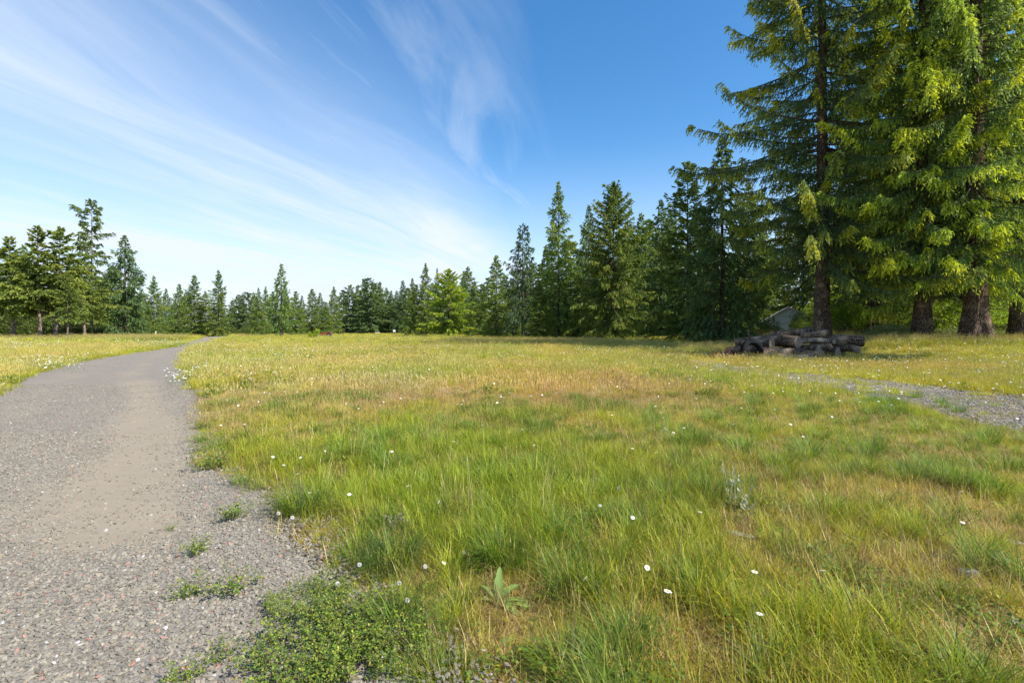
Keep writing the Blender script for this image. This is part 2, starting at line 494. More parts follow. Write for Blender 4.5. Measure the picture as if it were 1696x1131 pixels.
# ------------------------------------------------------------------ scattering (one object of uncountable stuff each)
def scatter(name, pts, rot, scl, idx, tint, protos, label=None, cat=None):
    n = len(pts)
    me = bpy.data.meshes.new(name)
    me.vertices.add(n); me.vertices.foreach_set('co', np.asarray(pts, np.float32).ravel())
    def att(nm, ty, key, data):
        a = me.attributes.new(nm, ty, 'POINT'); a.data.foreach_set(key, data)
    att('turn', 'FLOAT_VECTOR', 'vector', np.asarray(rot, np.float32).ravel())
    att('size', 'FLOAT_VECTOR', 'vector', np.asarray(scl, np.float32).ravel())
    att('pick', 'INT', 'value', np.asarray(idx, np.int32))
    c = np.ones((n, 4), np.float32); c[:, :3] = tint
    att('tint', 'FLOAT_COLOR', 'color', c.ravel())
    pc = bpy.data.collections.new(name + '_kit')
    for i, pm in enumerate(protos):
        pc.objects.link(bpy.data.objects.new('%s_kit_%02d' % (name, i), pm))
    g = bpy.data.node_groups.new(name + '_scatter', 'GeometryNodeTree')
    g.interface.new_socket('Geometry', in_out='INPUT', socket_type='NodeSocketGeometry')
    g.interface.new_socket('Geometry', in_out='OUTPUT', socket_type='NodeSocketGeometry')
    N = g.nodes; Lk = g.links.new
    gi = N.new('NodeGroupInput'); go = N.new('NodeGroupOutput')
    ci = N.new('GeometryNodeCollectionInfo'); ci.inputs['Collection'].default_value = pc
    ci.inputs['Separate Children'].default_value = True; ci.inputs['Reset Children'].default_value = True
    ip = N.new('GeometryNodeInstanceOnPoints'); ip.inputs['Pick Instance'].default_value = True
    def na(nm, ty):
        q = N.new('GeometryNodeInputNamedAttribute'); q.data_type = ty; q.inputs['Name'].default_value = nm
        return q.outputs['Attribute']
    e2r = N.new('FunctionNodeEulerToRotation')
    Lk(na('turn', 'FLOAT_VECTOR'), e2r.inputs[0])
    Lk(gi.outputs[0], ip.inputs['Points']); Lk(ci.outputs[0], ip.inputs['Instance'])
    Lk(na('pick', 'INT'), ip.inputs['Instance Index']); Lk(e2r.outputs[0], ip.inputs['Rotation'])
    Lk(na('size', 'FLOAT_VECTOR'), ip.inputs['Scale']); Lk(ip.outputs[0], go.inputs[0])
    o = link(name, me)
    md = o.modifiers.new('scatter', 'NODES'); md.node_group = g
    return tag(o, label, cat, kind='stuff')


def blades(seed, n, rad, l0, l1, wid, lean, cols, curl=0.5, segs=3, flat=0.0):
    """n grass blades as an array of strips"""
    r = rs(seed)
    a = r.uniform(0, 2 * np.pi, n); q = rad * np.sqrt(r.uniform(0, 1, n))
    base = np.stack([q * np.cos(a), q * np.sin(a), np.zeros(n) - 0.01], 1)
    az = a + r.normal(0, 0.9, n)
    L = r.uniform(l0, l1, n); le = np.abs(r.normal(lean, lean * 0.6, n)); cu = r.uniform(0.1, 1.0, n) * curl
    hd = np.stack([np.cos(az), np.sin(az), np.zeros(n)], 1)
    sd_ = np.stack([-np.sin(az + r.normal(0, .6, n)), np.cos(az), np.zeros(n)], 1)
    wv = wid * r.uniform(0.6, 1.3, n)
    k = r.randint(0, len(cols), n); c = np.array(cols)[k] * r.uniform(0.78, 1.22, (n, 1)) * r.uniform(0.93, 1.07, (n, 3))
    V = []; C = []
    for i in range(segs + 1):
        s = i / segs
        ang = np.minimum(le + cu * s * 1.4, 1.75 if flat == 0 else 1.5)
        p = base + hd * (L * s * np.sin(ang))[:, None] + np.array([0, 0, 1.0]) * (L * s * np.cos(ang * 0.9) * (1 - flat))[:, None]
        wi = (wv * (1 - s) ** 0.7 * (0.75 if i == 0 else 1))[:, None]
        V += [p - sd_ * wi * 0.5, p + sd_ * wi * 0.5] if i < segs else [p]
        C += [c, c] if i < segs else [c]
    nv = len(V)
    V = np.stack(V, 1).reshape(-1, 3); C = np.stack(C, 1).reshape(-1, 3)
    b = (np.arange(n) * nv)[:, None]
    qf = np.concatenate([b + np.array([[2 * i, 2 * i + 1, 2 * i + 3, 2 * i + 2]]) for i in range(segs - 1)], 0)
    tf = b + np.array([[2 * segs - 2, 2 * segs - 1, 2 * segs]])
    return V, [qf, tf], C


def heads(seed, n, rad, h0, h1, col, w=0.012, hl=0.07):
    """thin stalks with loose seed heads"""
    r = rs(seed); V = []; Ff = []; C = []
    for i in range(n):
        a = r.uniform(0, 6.28); q = rad * math.sqrt(r.uniform()); h = r.uniform(h0, h1)
        dx, dy = r.normal(0, 0.1, 2) * h
        b = np.array([q * math.cos(a), q * math.sin(a), 0]); t = b + np.array([dx, dy, h])
        s = np.array([math.sin(a), -math.cos(a), 0]) * 0.0018
        k = len(V)
        V += [b - s, b + s, t + s, t - s]; Ff.append((k, k + 1, k + 2, k + 3)); C += [np.array(col) * 0.85] * 4
        d = (t - b) / h
        for j in range(3):
            aa = r.uniform(0, 6.28); ss = np.array([math.cos(aa), math.sin(aa), 0]) * w * r.uniform(.5, 1)
            k = len(V)
            V += [t - d * hl * .2, t + d * hl * .35 + ss, t + d * hl, t + d * hl * .35 - ss]
            Ff.append((k, k + 1, k + 2, k + 3)); C += [np.array(col)] * 4
    return np.array(V), [np.array(Ff)], np.array(C)


def leaflets(seed, n, rad, h, size, cols):
    """low broad weed leaves"""
    r = rs(seed)
    a = r.uniform(0, 6.28, n); q = rad * np.sqrt(r.uniform(0, 1, n))
    c = np.stack([q * np.cos(a), q * np.sin(a), r.uniform(0.005, h, n)], 1)
    az = r.uniform(0, 6.28, n); ti = r.normal(0.25, 0.35, n)
    f = np.stack([np.cos(az) * np.cos(ti), np.sin(az) * np.cos(ti), np.sin(ti)], 1)
    s = np.stack([-np.sin(az), np.cos(az), r.normal(0, .3, n)], 1)
    L = (size * r.uniform(0.6, 1.3, n))[:, None]
    V = np.stack([c - f * L, c + s * L * .55, c + f * L, c - s * L * .55], 1).reshape(-1, 3)
    col = np.array(cols)[r.randint(0, len(cols), n)] * r.uniform(.75, 1.25, (n, 1))
    return V, [np.arange(n * 4).reshape(n, 4)], np.repeat(col, 4, 0)


def join(*parts):
    V = []; Fs = []; C = []; n = 0
    for v_, f_, c_ in parts:
        V.append(v_); C.append(c_); Fs += [x + n for x in f_]; n += len(v_)
    return np.concatenate(V), Fs, np.concatenate(C)


GRN = [(0.20, 0.26, 0.016), (0.25, 0.30, 0.018), (0.30, 0.33, 0.022), (0.155, 0.215, 0.016)]
YGR = [(0.36, 0.36, 0.022), (0.41, 0.38, 0.030), (0.31, 0.335, 0.020), (0.48, 0.42, 0.07)]
STR = [(0.58, 0.46, 0.17), (0.50, 0.385, 0.13), (0.62, 0.51, 0.22), (0.47, 0.34, 0.13), (0.40, 0.37, 0.07)]
RUS = [(0.50, 0.31, 0.15), (0.54, 0.38, 0.21), (0.44, 0.27, 0.12), (0.38, 0.33, 0.06)]
LEF = [(0.10, 0.175, 0.02), (0.15, 0.21, 0.025), (0.25, 0.25, 0.03)]

P = []


def proto(*parts):
    v_, f_, c_ = join(*parts)
    P.append(mesh_np('grass_tuft', v_, f_, M_grass, c_))


# 0-2 lush green, 3-5 yellow green, 6-8 straw, 9-10 rusty dry with leaves, 11 broad weeds, 12 tall seeding stalks
for k in range(3): proto(blades(100 + k, 46, 0.075, 0.12, 0.34, 0.0055, 0.30, GRN + [YGR[0]], 0.7), blades(140 + k, 14, 0.09, 0.05, 0.16, 0.004, 1.0, STR, 0.5), blades(440 + k, 18, 0.11, 0.06, 0.17, 0.0035, 1.35, STR, 0.3))
for k in range(3): proto(blades(110 + k, 42, 0.085, 0.07, 0.21, 0.0045, 0.35, YGR + [GRN[2]], 0.6), blades(150 + k, 18, 0.1, 0.05, 0.15, 0.0035, 0.8, STR, 0.5), blades(450 + k, 18, 0.11, 0.06, 0.17, 0.0035, 1.35, STR, 0.3), heads(160 + k, 1, 0.08, 0.16, 0.26, (0.50, 0.43, 0.15), 0.004, 0.04))
for k in range(3): proto(blades(120 + k, 40, 0.09, 0.05, 0.17, 0.0035, 0.6, STR, 0.8), blades(170 + k, 26, 0.09, 0.06, 0.17, 0.004, 0.4, YGR, 0.5), heads(180 + k, 2, 0.09, 0.12, 0.24, (0.52, 0.44, 0.16), 0.004, 0.04))
for k in range(2): proto(blades(130 + k, 52, 0.10, 0.04, 0.14, 0.0035, 0.8, RUS + STR, 0.9), heads(190 + k, 3, 0.1, 0.10, 0.2, (0.52, 0.42, 0.18), 0.004, 0.04), leaflets(195 + k, 6, 0.1, 0.05, 0.014, LEF))
proto(leaflets(200, 46, 0.11, 0.10, 0.020, LEF), blades(201, 12, 0.1, 0.06, 0.16, 0.004, 0.4, YGR))
proto(heads(210, 5, 0.10, 0.25, 0.45, (0.52, 0.46, 0.18), 0.006, 0.06), blades(211, 16, 0.08, 0.1, 0.3, 0.004, 0.25, YGR))
N_NEAR = len(P)
DGT = [(0.10, 0.18, 0.022), (0.14, 0.22, 0.024), (0.19, 0.26, 0.03), (0.08, 0.145, 0.022)]


def patch(seed, n, half, l0, l1, wid, cols, straw, hd):
    a = blades(seed, n, half, l0, l1, wid, 0.3, cols, 0.6, 2)
    b = blades(seed + 1, int(n * straw), half, l0 * .7, l1 * .8, wid * .8, 0.6, STR + RUS, 0.7, 2)
    parts = [a, b]
    if hd: parts.append(heads(seed + 2, hd, half, l1 * .8, l1 * 1.3, (0.50, 0.43, 0.16), 0.012, 0.08))
    v_, f_, c_ = join(*parts)
    P.append(mesh_np('grass_patch', v_, f_, M_grass, c_))


# 13-15 middle distance patches (0.35 m), 16-18 far patches (1 m)
patch(300, 120, 0.30, 0.10, 0.30, 0.010, GRN + YGR, 0.3, 6)
patch(310, 110, 0.30, 0.08, 0.22, 0.009, YGR, 0.7, 8)
patch(320, 60, 0.30, 0.06, 0.17, 0.009, YGR + [STR[4]], 2.4, 8)
patch(330, 150, 0.9, 0.15, 0.38, 0.035, GRN + YGR, 0.3, 10)
patch(340, 150, 0.9, 0.12, 0.32, 0.035, YGR, 0.6, 14)
patch(350, 90, 0.9, 0.10, 0.28, 0.035, YGR, 1.7, 14)
# shaggy tall grass beside the trees
patch(360, 130, 0.5, 0.25, 0.62, 0.018, GRN + YGR, 0.5, 22)


T_FIRST = len(P)
for k in range(3):
    proto(blades(460 + k, 150, 0.085, 0.16, 0.36, 0.0055, 0.36, DGT, 0.8, 4), blades(470 + k, 40, 0.11, 0.08, 0.22, 0.004, 0.9, STR, 0.6))

proto(blades(480, 70, 0.13, 0.05, 0.20, 0.0042, 1.25, STR + RUS + [(0.22, 0.15, 0.08)], 0.5, 3), blades(481, 14, 0.12, 0.04, 0.10, 0.004, 0.7, YGR + [STR[0]], 0.6), leaflets(482, 5, .12, .02, .012, [(0.30, 0.22, 0.10), (0.2, 0.24, 0.05)]))


def wedge(r, n, y0, y1, side=1.18, pad=2.2):
    """random ground points in the part of the meadow the camera can look at, even per square metre"""
    a = (side * y1 + pad); out = []
    tot = 0
    while tot < n:
        x = r.uniform(-a, a, n * 2); y = r.uniform(y0, y1, n * 2)
        k = np.abs(x) < side * y + pad
        out.append(np.stack([x[k], y[k]], 1)); tot += k.sum()
    return np.concatenate(out)[:n]


def area(y0, y1, side=1.18, pad=2.2): return side * (y1 ** 2 - y0 ** 2) + 2 * pad * (y1 - y0)


# hand-placed tussocks of the photograph keep the scattered grass a little shorter around them
pts_all = []; rot_all = []; scl_all = []; idx_all = []; tin_all = []


CLR = [px(830, 1000) + (.22, .6), px(850, 1040) + (.25, .6), px(1225, 905) + (.16, .6), px(1603, 982) + (.16, .55), px(1558, 945) + (.13, .6), px(1685, 915) + (.16, .6), px(655, 895) + (.15, .5), px(1220, 880) + (.15, .6)]


def spread(seed, y0, y1, dens, mode):
    r = rs(seed)
    n = int(area(y0, y1) * dens)
    p = wedge(r, n, y0, y1)
    x, y = p[:, 0], p[:, 1]
    ri = road_in(x, y); ti = track_in(x, y)
    keep = (ri < r.uniform(-0.35, 0.12, n))
    bare = fbm(x * 1.6, y * 1.6, 55, 3)
    tcut = np.where(ti > 0, np.clip(0.09 + 0.4 * smooth(bare, 0.46, 0.66) + 0.45 * smooth(y, 15, 23), 0, 1), 1.0)
    keep &= r.uniform(0, 1, n) < tcut
    # thin spots where soil shows
    thin = np.clip(0.45 + 1.3 * (fbm(x * 0.8, y * 0.8, 58, 3) - 0.1), 0.7, 1) if mode == 0 else 1.0
    keep &= r.uniform(0, 1, n) < thin
    x, y = x[keep], y[keep]; n = len(x)
    d = dryness(x, y) + r.normal(0, 0.10, n)
    if mode == 0:
        kind = np.select([d < 0.20, d < 0.42, d < 0.60], [0, 1, 2], 3)
        u_ = r.uniform(0, 1, n)
        idx = np.select([kind == 0, kind == 1, kind == 2], [r.randint(0, 3, n), 3 + r.randint(0, 3, n), 6 + r.randint(0, 3, n)], 9 + r.randint(0, 2, n))
        lw = fbm(x * 0.9, y * 0.9, 66, 3)
        idx = np.where((u_ < 0.05) | ((lw > 0.60) & (u_ < 0.55)), 11, idx)
        idx = np.where((u_ > 0.975) & (y > 4), 12, idx)
        s = r.uniform(0.6, 1.2, n) * (0.38 + 0.72 * fbm(x * 0.9, y * 0.9, 71, 3)) * (1 - 0.16 * smooth(x, 0.5, 3.5))
        s = s * np.where(ri[keep] > -0.5, 0.7, 1.0)
    elif mode == 1:
        idx = np.select([d < 0.26, d < 0.50], [13, 14], 15)
        lw = fbm(x * 0.45, y * 0.8, 66, 3)
        idx = np.where((lw > 0.62) & (r.uniform(0, 1, n) < .5), 11, idx)
        s = r.uniform(0.7, 1.2, n) * (0.7 + 0.6 * fbm(x * 0.3, y * 0.3, 71, 3))
        s = np.where(idx == 11, s * 1.7, s)
    else:
        idx = np.select([d < 0.30, d < 0.55], [16, 17], 18)
        s = r.uniform(0.7, 1.25, n) * (0.6 + 0.7 * fbm(x * 0.08, y * 0.08, 71, 3))
        if mode == 3: s = s * 1.15
        # mown strip on the far side of the road
        mow = (x < road_l(y) - 0.5) & (x > road_l(y) - 7) & (y > 20) & (y < 75)
        s = np.where(mow, s * 0.45, s)
    if mode == 0:
        for cx, cy, cr, cs in CLR:
            s = np.where((x - cx) ** 2 + (y - cy) ** 2 < cr * cr, s * cs, s)
    # trampled ground on the track and verge stays short
    if mode < 2:
        s = np.where(track_in(x, y) > -0.1, s * 0.6, s)
    z = hgt(x, y)
    g = 0.86 + 0.28 * fbm(x / 2.2, y / 3.5, 83, 3)
    hue = (fbm(x / 3.0, y / 5.0, 87, 3) - 0.5) * 0.35
    g = g * 1.18
    band = np.exp(-((y - (12.6 + 0.12 * x)) / 3.3) ** 2) * smooth(x, -9, -5) * (1 - smooth(x, 2.5, 6.5)) * smooth(fbm(x / 1.3, y / 1.8, 47, 4), 0.2, 0.75)
    tin = np.stack([g * (1 + hue) * (1 + 0.03 * band), g * (1 - 0.13 * band), g * (1 + 0.2 * hue) * (1 + 0.3 * band)], 1)
    pts_all.append(np.stack([x, y, z], 1))
    if mode == 0:
        tkc = np.ones(n)
        for cx, cy, cr, cs in CLR: tkc = np.where((x - cx) ** 2 + (y - cy) ** 2 < cr * cr, 0, tkc)
    rot_all.append(np.stack([r.normal(0, .13, n), r.normal(0, .13, n), r.uniform(0, 6.28, n)], 1))
    sc = np.stack([s, s, s * r.uniform(0.8, 1.2, n)], 1)
    if mode == 0:
        tk = (r.uniform(0, 1, n) < 0.012 + 0.06 * smooth(fbm(x * 0.6, y * 0.6, 101, 3), 0.48, 0.7) * (1 - 0.6 * smooth(x, 1, 4))) & (y < 12) & (d < 0.62) & (tkc > 0)
        idx = np.where(tk, T_FIRST + r.randint(0, 3, n), idx)
        sc[tk] = (r.uniform(0.65, 1.15, n)[:, None] * np.ones((1, 3)))[tk]
    scl_all.append(sc); idx_all.append(idx); tin_all.append(tin)


def flush(name):
    global pts_all, rot_all, scl_all, idx_all, tin_all
    o = scatter(name, np.concatenate(pts_all), np.concatenate(rot_all), np.concatenate(scl_all), np.concatenate(idx_all), np.concatenate(tin_all), P)
    pts_all = []; rot_all = []; scl_all = []; idx_all = []; tin_all = []
    return o


def thatch(seed, y0, y1, dens):
    r = rs(seed)
    n = int(area(y0, y1) * dens); p = wedge(r, n, y0, y1); x, y = p[:, 0], p[:, 1]
    k = (road_in(x, y) < r.uniform(-0.3, 0.05, n)) & ((track_in(x, y) < 0) | (r.uniform(0, 1, n) < .12))
    x, y = x[k], y[k]; n = len(x); s = r.uniform(.7, 1.3, n)
    g = r.uniform(.6, 1.05, n)[:, None] * np.array([[1, .97, .9]])
    pts_all.append(np.stack([x, y, hgt(x, y)], 1)); rot_all.append(np.stack([r.normal(0, .06, n), r.normal(0, .06, n), r.uniform(0, 6.28, n)], 1))
    scl_all.append(np.stack([s, s, s], 1)); idx_all.append(np.full(n, T_FIRST + 3)); tin_all.append(g)


thatch(8, 0.6, 6.5, 95)
thatch(9, 6.5, 12.0, 45)
spread(1, 0.6, 6.0, 240, 0)
spread(2, 6.0, 13.0, 135, 0)
spread(3, 12.0, 24.0, 16, 1)
spread(4, 12.0, 24.0, 24, 0)
spread(5, 24.0, 50.0, 7.0, 1)
spread(6, 40.0, 100.0, 0.85, 2)
spread(7, 95.0, 300.0, 0.17, 3)
flush('meadow_grass')

# tall shaggy grass round the log pile, under the big trees and along the left-hand wood
r = rs(44); tp = []
for (x0, x1, y0, y1, n, sc) in ((12, 42, 30.5, 44, 2200, 0.75), (11.4, 20, 25.2, 26.8, 170, 0.5), (-8, 12, 46, 70, 1700, 0.8), (-75, -44, 62, 90, 1500, 0.9), (22, 70, 44, 70, 900, 1.0)):
    x = r.uniform(x0, x1, n); y = r.uniform(y0, y1, n)
    k = (road_in(x, y) < -2)
    tp.append(np.stack([x[k], y[k], np.full(k.sum(), sc)], 1))
tp = np.concatenate(tp); n = len(tp)
s = tp[:, 2] * r.uniform(0.6, 1.2, n)
scatter('tall_grass', np.stack([tp[:, 0], tp[:, 1], hgt(tp[:, 0], tp[:, 1])], 1), np.stack([r.normal(0, .1, n), r.normal(0, .1, n), r.uniform(0, 6.28, n)], 1),
        np.stack([s, s, s], 1), np.zeros(n, int), np.ones((n, 3)) * r.uniform(0.8, 1.1, (n, 1)), [P[T_FIRST - 1]])


# ------------------------------------------------------------------ gravel stones
def stone_mesh(seed):
    r = rs(seed)
    import bmesh
    bm = bmesh.new()
    bmesh.ops.create_icosphere(bm, subdivisions=1, radius=1.0)
    ax = r.normal(0, 1, (7, 3)); ax /= np.linalg.norm(ax, axis=1)[:, None]
    lim = r.uniform(0.55, 0.9, 7)
    for q in bm.verts:
        c = np.array(q.co) * r.uniform(0.88, 1.12)
        for a, l in zip(ax, lim):
            dd = c @ a
            if dd > l: c = c - a * (dd - l)
        q.co = c * np.array([1.0, r.uniform(.72, .8), 0.5])
    me = bpy.data.meshes.new('stone'); bm.to_mesh(me); bm.free()
    me.materials.append(M_stone)
    return me


M_stone, t = new_mat('gravel_stone')
ti = t.n('ShaderNodeAttribute', {'attribute_name': 'tint', 'attribute_type': 'INSTANCER'}).outputs['Color']
nn = t.noise(t.n('ShaderNodeTexCoord').outputs['Object'], 2.3, 5, 0.7)
cc = t.mix(1.0, ti, t.mix(nn, (0.75, 0.75, 0.75, 1), (1.2, 1.2, 1.2, 1)), 'MULTIPLY')
p_ = t.n('ShaderNodeBsdfPrincipled', None, Base_Color=cc, Roughness=0.85)
p_.inputs['Specular IOR Level'].default_value = 0.25
t.n('ShaderNodeOutputMaterial', None, Surface=p_.outputs[0])
STONES = [stone_mesh(500 + i) for i in range(8)]


def stone_tints(r, n):
    base = np.array([(0.180, 0.176, 0.160), (0.220, 0.213, 0.192), (0.145, 0.143, 0.134), (0.231, 0.209, 0.174), (0.194, 0.189, 0.176), (0.255, 0.246, 0.220)])
    c = base[r.randint(0, 6, n)] * np.array([1.08, 1.0, 0.88]) * r.uniform(0.82, 1.15, (n, 1))
    u_ = r.uniform(0, 1, n)[:, None]
    c = np.where(u_ < 0.014, np.array([[0.34, 0.19, 0.15]]), c)
    c = np.where((u_ > 0.99), np.array([[0.42, 0.40, 0.37]]), c)
    return c


r = rs(600); SP = []; SS = []
for (y0, y1, dens, s0, s1) in ((0.8, 4.6, 2500, 0.008, 0.024), (4.6, 8.0, 1200, 0.010, 0.024), (8.0, 15.0, 260, 0.012, 0.024)):
    n = int(area(y0, y1, 1.15, 1.0) * dens)
    p = wedge(r, n, y0, y1, 1.15, 1.0)
    x, y = p[:, 0], p[:, 1]
    k = road_in(x, y) > r.uniform(-0.5, 0.0, n)
    k &= r.uniform(0, 1, n) > 0.95 * smooth(dirt(x, y), 0.2, 0.95)
    SP.append(np.stack([x[k], y[k], road_z(x[k], y[k]) + 0.002], 1))
    SS.append(s0 + (s1 - s0) * r.beta(1.6, 3.2, k.sum()))
# spill into the grass and the track on the right
for (y0, y1, dens) in ((4, 13, 420), (13, 22, 120)):
    n = int(6 * (y1 - y0) * dens)
    x = r.uniform(6.5, 13, n); y = r.uniform(y0, y1, n)
    k = track_in(x, y) > r.uniform(-0.3, 0.3, n)
    SP.append(np.stack([x[k], y[k], hgt(x[k], y[k]) + 0.016], 1)); SS.append(r.uniform(0.012, 0.032, k.sum()))
SP = np.concatenate(SP); SS = np.concatenate(SS); n = len(SP)
scatter('gravel', SP, np.stack([r.normal(0, .35, n), r.normal(0, .35, n), r.uniform(0, 6.28, n)], 1), np.repeat(SS[:, None], 3, 1) * r.uniform(0.85, 1.2, (n, 3)),
        r.randint(0, 8, n), stone_tints(r, n), STONES)


# ------------------------------------------------------------------ trees
def hash3(p, seed):
    s = np.sin(p[:, 0] * 12.9898 + p[:, 1] * 78.233 + p[:, 2] * 37.719 + seed * 3.17) * 43758.5453
    return s - np.floor(s)


def conifer(seed, H, Rr, cb, per_m, sp, m, fa, fb, droop=0.3, hang=0.2, e_low=-0.15, e_top=0.6, sag=0.25, tipup=0.1, p=0.85, lbl=0.9, ragged=0.5,
            dark=(0.037, 0.067, 0.023), mid=(0.075, 0.122, 0.032), tipc=(0.17, 0.20, 0.03), tips=0.35, tr=0.28, limbs=4, bark=None, dead=0, lean=(0, 0), rings=10, sides=9, lobe=0.3, narrow_top=0.0, flare=0.5, fnoise=0.36):
    """returns (trunk mesh, branches mesh, crown mesh), root at the origin, height H"""
    r = rs(seed)
    Hc = H * (1 - cb)
    nb = int(per_m * Hc)
    t = (np.arange(nb) + r.uniform(0, 1, nb)) / nb
    t = t ** 1.08
    z = H * cb + Hc * t * 0.985
    prof = (1 - t) ** p * np.minimum(1, 0.62 + t * 2.2)
    if narrow_top: prof = prof * (1 - narrow_top * smooth(t, 0.35, 0.75))
    az = np.arange(nb) * 2.39996 + r.normal(0, 0.5, nb)
    lob = 1 + lobe * (2 * vnoise(az * 1.1 + 9, z * 0.55, seed) - 1) + lobe * 0.8 * (2 * vnoise(z * 1.3, az * 0 + 4, seed + 3) - 1)
    L = Rr * prof * r.uniform(1 - ragged, 1.0 + ragged * .25, nb) * lob + 0.22
    e = e_low + (e_top - e_low) * t ** 1.3 + r.normal(0, 0.10, nb)
    lx, ly = lean
    org = np.stack([lx * (z / H) ** 1.5 + 0 * z, ly * (z / H) ** 1.5 + 0 * z, z], 1)
    dh = np.stack([np.cos(az), np.sin(az), np.zeros(nb)], 1)
    sg = sag * r.uniform(0.7, 1.3, nb) * (1 - 0.7 * t); tu = tipup * r.uniform(0.5, 1.5, nb)

    def bp(i, s):
        q = org[i] + dh[i] * (L[i] * s * np.cos(e[i]))[:, None]
        q[:, 2] += L[i] * (s * np.sin(e[i]) - sg[i] * s ** 2 + tu[i] * s ** 4)
        return q
    nbl = np.maximum(3, (L / sp * 2).astype(int))
    bi = np.repeat(np.arange(nb), nbl); n = len(bi)
    s = 0.10 + 0.9 * r.uniform(0, 1, n) ** 0.75
    b = bp(bi, s)
    T = bp(bi, np.minimum(s + 0.04, 1.04)) - bp(bi, s - 0.02)
    T /= np.linalg.norm(T, axis=1)[:, None]
    S = np.cross(T, np.array([0, 0, 1.0])); S /= (np.linalg.norm(S, axis=1)[:, None] + 1e-6)
    side = np.where(r.uniform(0, 1, n) < 0.5, -1.0, 1.0)
    D = T * (0.75 + 0.35 * s)[:, None] + S * (side * r.uniform(0.35, 1.1, n))[:, None] + np.array([0, 0, 1.0]) * (-droop * r.uniform(0.3, 1.5, n))[:, None] + r.normal(0, .16, (n, 3))
    D /= np.linalg.norm(D, axis=1)[:, None]
    l = lbl * (1 - 0.55 * s) * r.uniform(0.55, 1.25, n) * np.clip(L[bi] / (Rr * 0.45), 0.3, 1.0)
    fi = np.repeat(np.arange(n), m)
    N = len(fi)
    uu_ = (np.tile(np.arange(m), n) + r.uniform(0, 1, N)) / m
    hg = hang * r.uniform(0.5, 1.4, n)[fi]
    c = b[fi] + D[fi] * (l[fi] * uu_)[:, None] + r.normal(0, 0.02, (N, 3)) * lbl
    c[:, 2] -= hg * l[fi] * uu_ ** 1.6
    Fd = D[fi] + r.normal(0, fnoise, (N, 3)); Fd[:, 2] -= 1.6 * hg * uu_
    Fd /= np.linalg.norm(Fd, axis=1)[:, None]
    Rn = r.normal(0, 1, (N, 3)); Rn[:, 2] *= 0.55
    W = np.cross(Fd, Rn); W /= (np.linalg.norm(W, axis=1)[:, None] + 1e-6)
    a_ = (fa * r.uniform(0.6, 1.35, N))[:, None]; b_ = (fb * r.uniform(0.6, 1.4, N))[:, None]
    bend = np.cross(Fd, W) * a_ * 0.18
    V = np.stack([c - Fd * a_, c + W * b_ + bend, c + Fd * a_, c - W * b_ + bend], 1).reshape(-1, 3)
    k = r.uniform(0, 1, N)[:, None] ** 1.3
    col = np.array(dark) * (1 - k) + np.array(mid) * k
    pat = vnoise(b[fi][:, 0] * 0.55 + b[fi][:, 2] * 0.6, b[fi][:, 1] * 0.55 - b[fi][:, 2] * 0.35, seed + 31)
    outer = np.clip((s[fi] * 0.75 + uu_ * 0.45 - 0.62) / 0.4, 0, 1)
    tk = np.clip(outer * (0.35 + 1.3 * smooth(pat, 0.35, 0.75)) * r.uniform(0, 1.6, N) * tips * 2, 0, 1)[:, None]
    tcv = np.array(tipc) * r.uniform(0.75, 1.2, (N, 1)) * (1 + np.stack([0.25 * (pat - .5), 0 * pat, 0 * pat], 1))
    col = col * (1 - tk) + tcv * tk
    crown = mesh_np('crown', V, np.arange(N * 4).reshape(N, 4), M_needle, np.repeat(col, 4, 0))
    # trunk
    zs = np.concatenate([[-0.3, 0, 0.25, 0.6], np.linspace(1.2, H * 0.99, rings)])
    th = np.linspace(0, 2 * np.pi, sides, endpoint=False)
    Z, TH = np.meshgrid(zs, th, indexing='ij')
    rad = tr * (1 - 0.93 * np.clip(Z / H, 0, 1) ** 0.9) * (1 + flare * np.exp(-np.clip(Z, 0, 99) / (tr * 1.6)))
    fl = 1 + (0.13 * (2 * vnoise(TH * 3.2 / 1.0, Z * 0.5, seed + 5) - 1) + 0.22 * np.exp(-np.clip(Z, 0, 9) / 0.7) * np.cos(TH * 5 + seed))
    if sides > 20:
        fl = fl + 0.10 * (np.abs(np.sin(TH * 11 + 3 * vnoise(TH * 2, Z * 0.9, seed + 8))) - 0.5) + 0.06 * (2 * vnoise(TH * 9, Z * 4.0, seed + 9) - 1)
    rad = rad * fl
    X = rad * np.cos(TH) + lx * (np.clip(Z, 0, H) / H) ** 1.5; Y = rad * np.sin(TH) + ly * (np.clip(Z, 0, H) / H) ** 1.5
    tv = np.stack([X, Y, Z], -1).reshape(-1, 3)
    ii = np.arange(len(zs) * sides).reshape(len(zs), sides)
    tf = np.stack([ii[:-1], np.roll(ii[:-1], -1, 1), np.roll(ii[1:], -1, 1), ii[1:]], -1).reshape(-1, 4)
    trunk = mesh_np('trunk', tv, tf, bark or M_barkF, None, True)
    # limbs as thin three sided tubes, with some dead ones under the crown
    br = None
    if limbs:
        i = np.arange(nb)
        if dead:
            pass
        st = np.linspace(0, 0.92, limbs + 1)
        rr0 = 0.012 + 0.0105 * L
        Vv = []
        for j, sj in enumerate(st):
            q = bp(i, np.full(nb, sj))
            rr = rr0 * (1 - 0.85 * sj)
            pe = np.stack([-np.sin(az), np.cos(az), np.zeros(nb)], 1)
            up = np.array([0, 0, 1.0])
            for kk in range(3):
                an = 2.094 * kk + 0.5
                Vv.append(q + (pe * math.cos(an) + up * math.sin(an)) * rr[:, None])
        Vv = np.stack(Vv, 1)
        nvp = Vv.shape[1]
        base = (np.arange(nb) * nvp)[:, None]
        fs = []
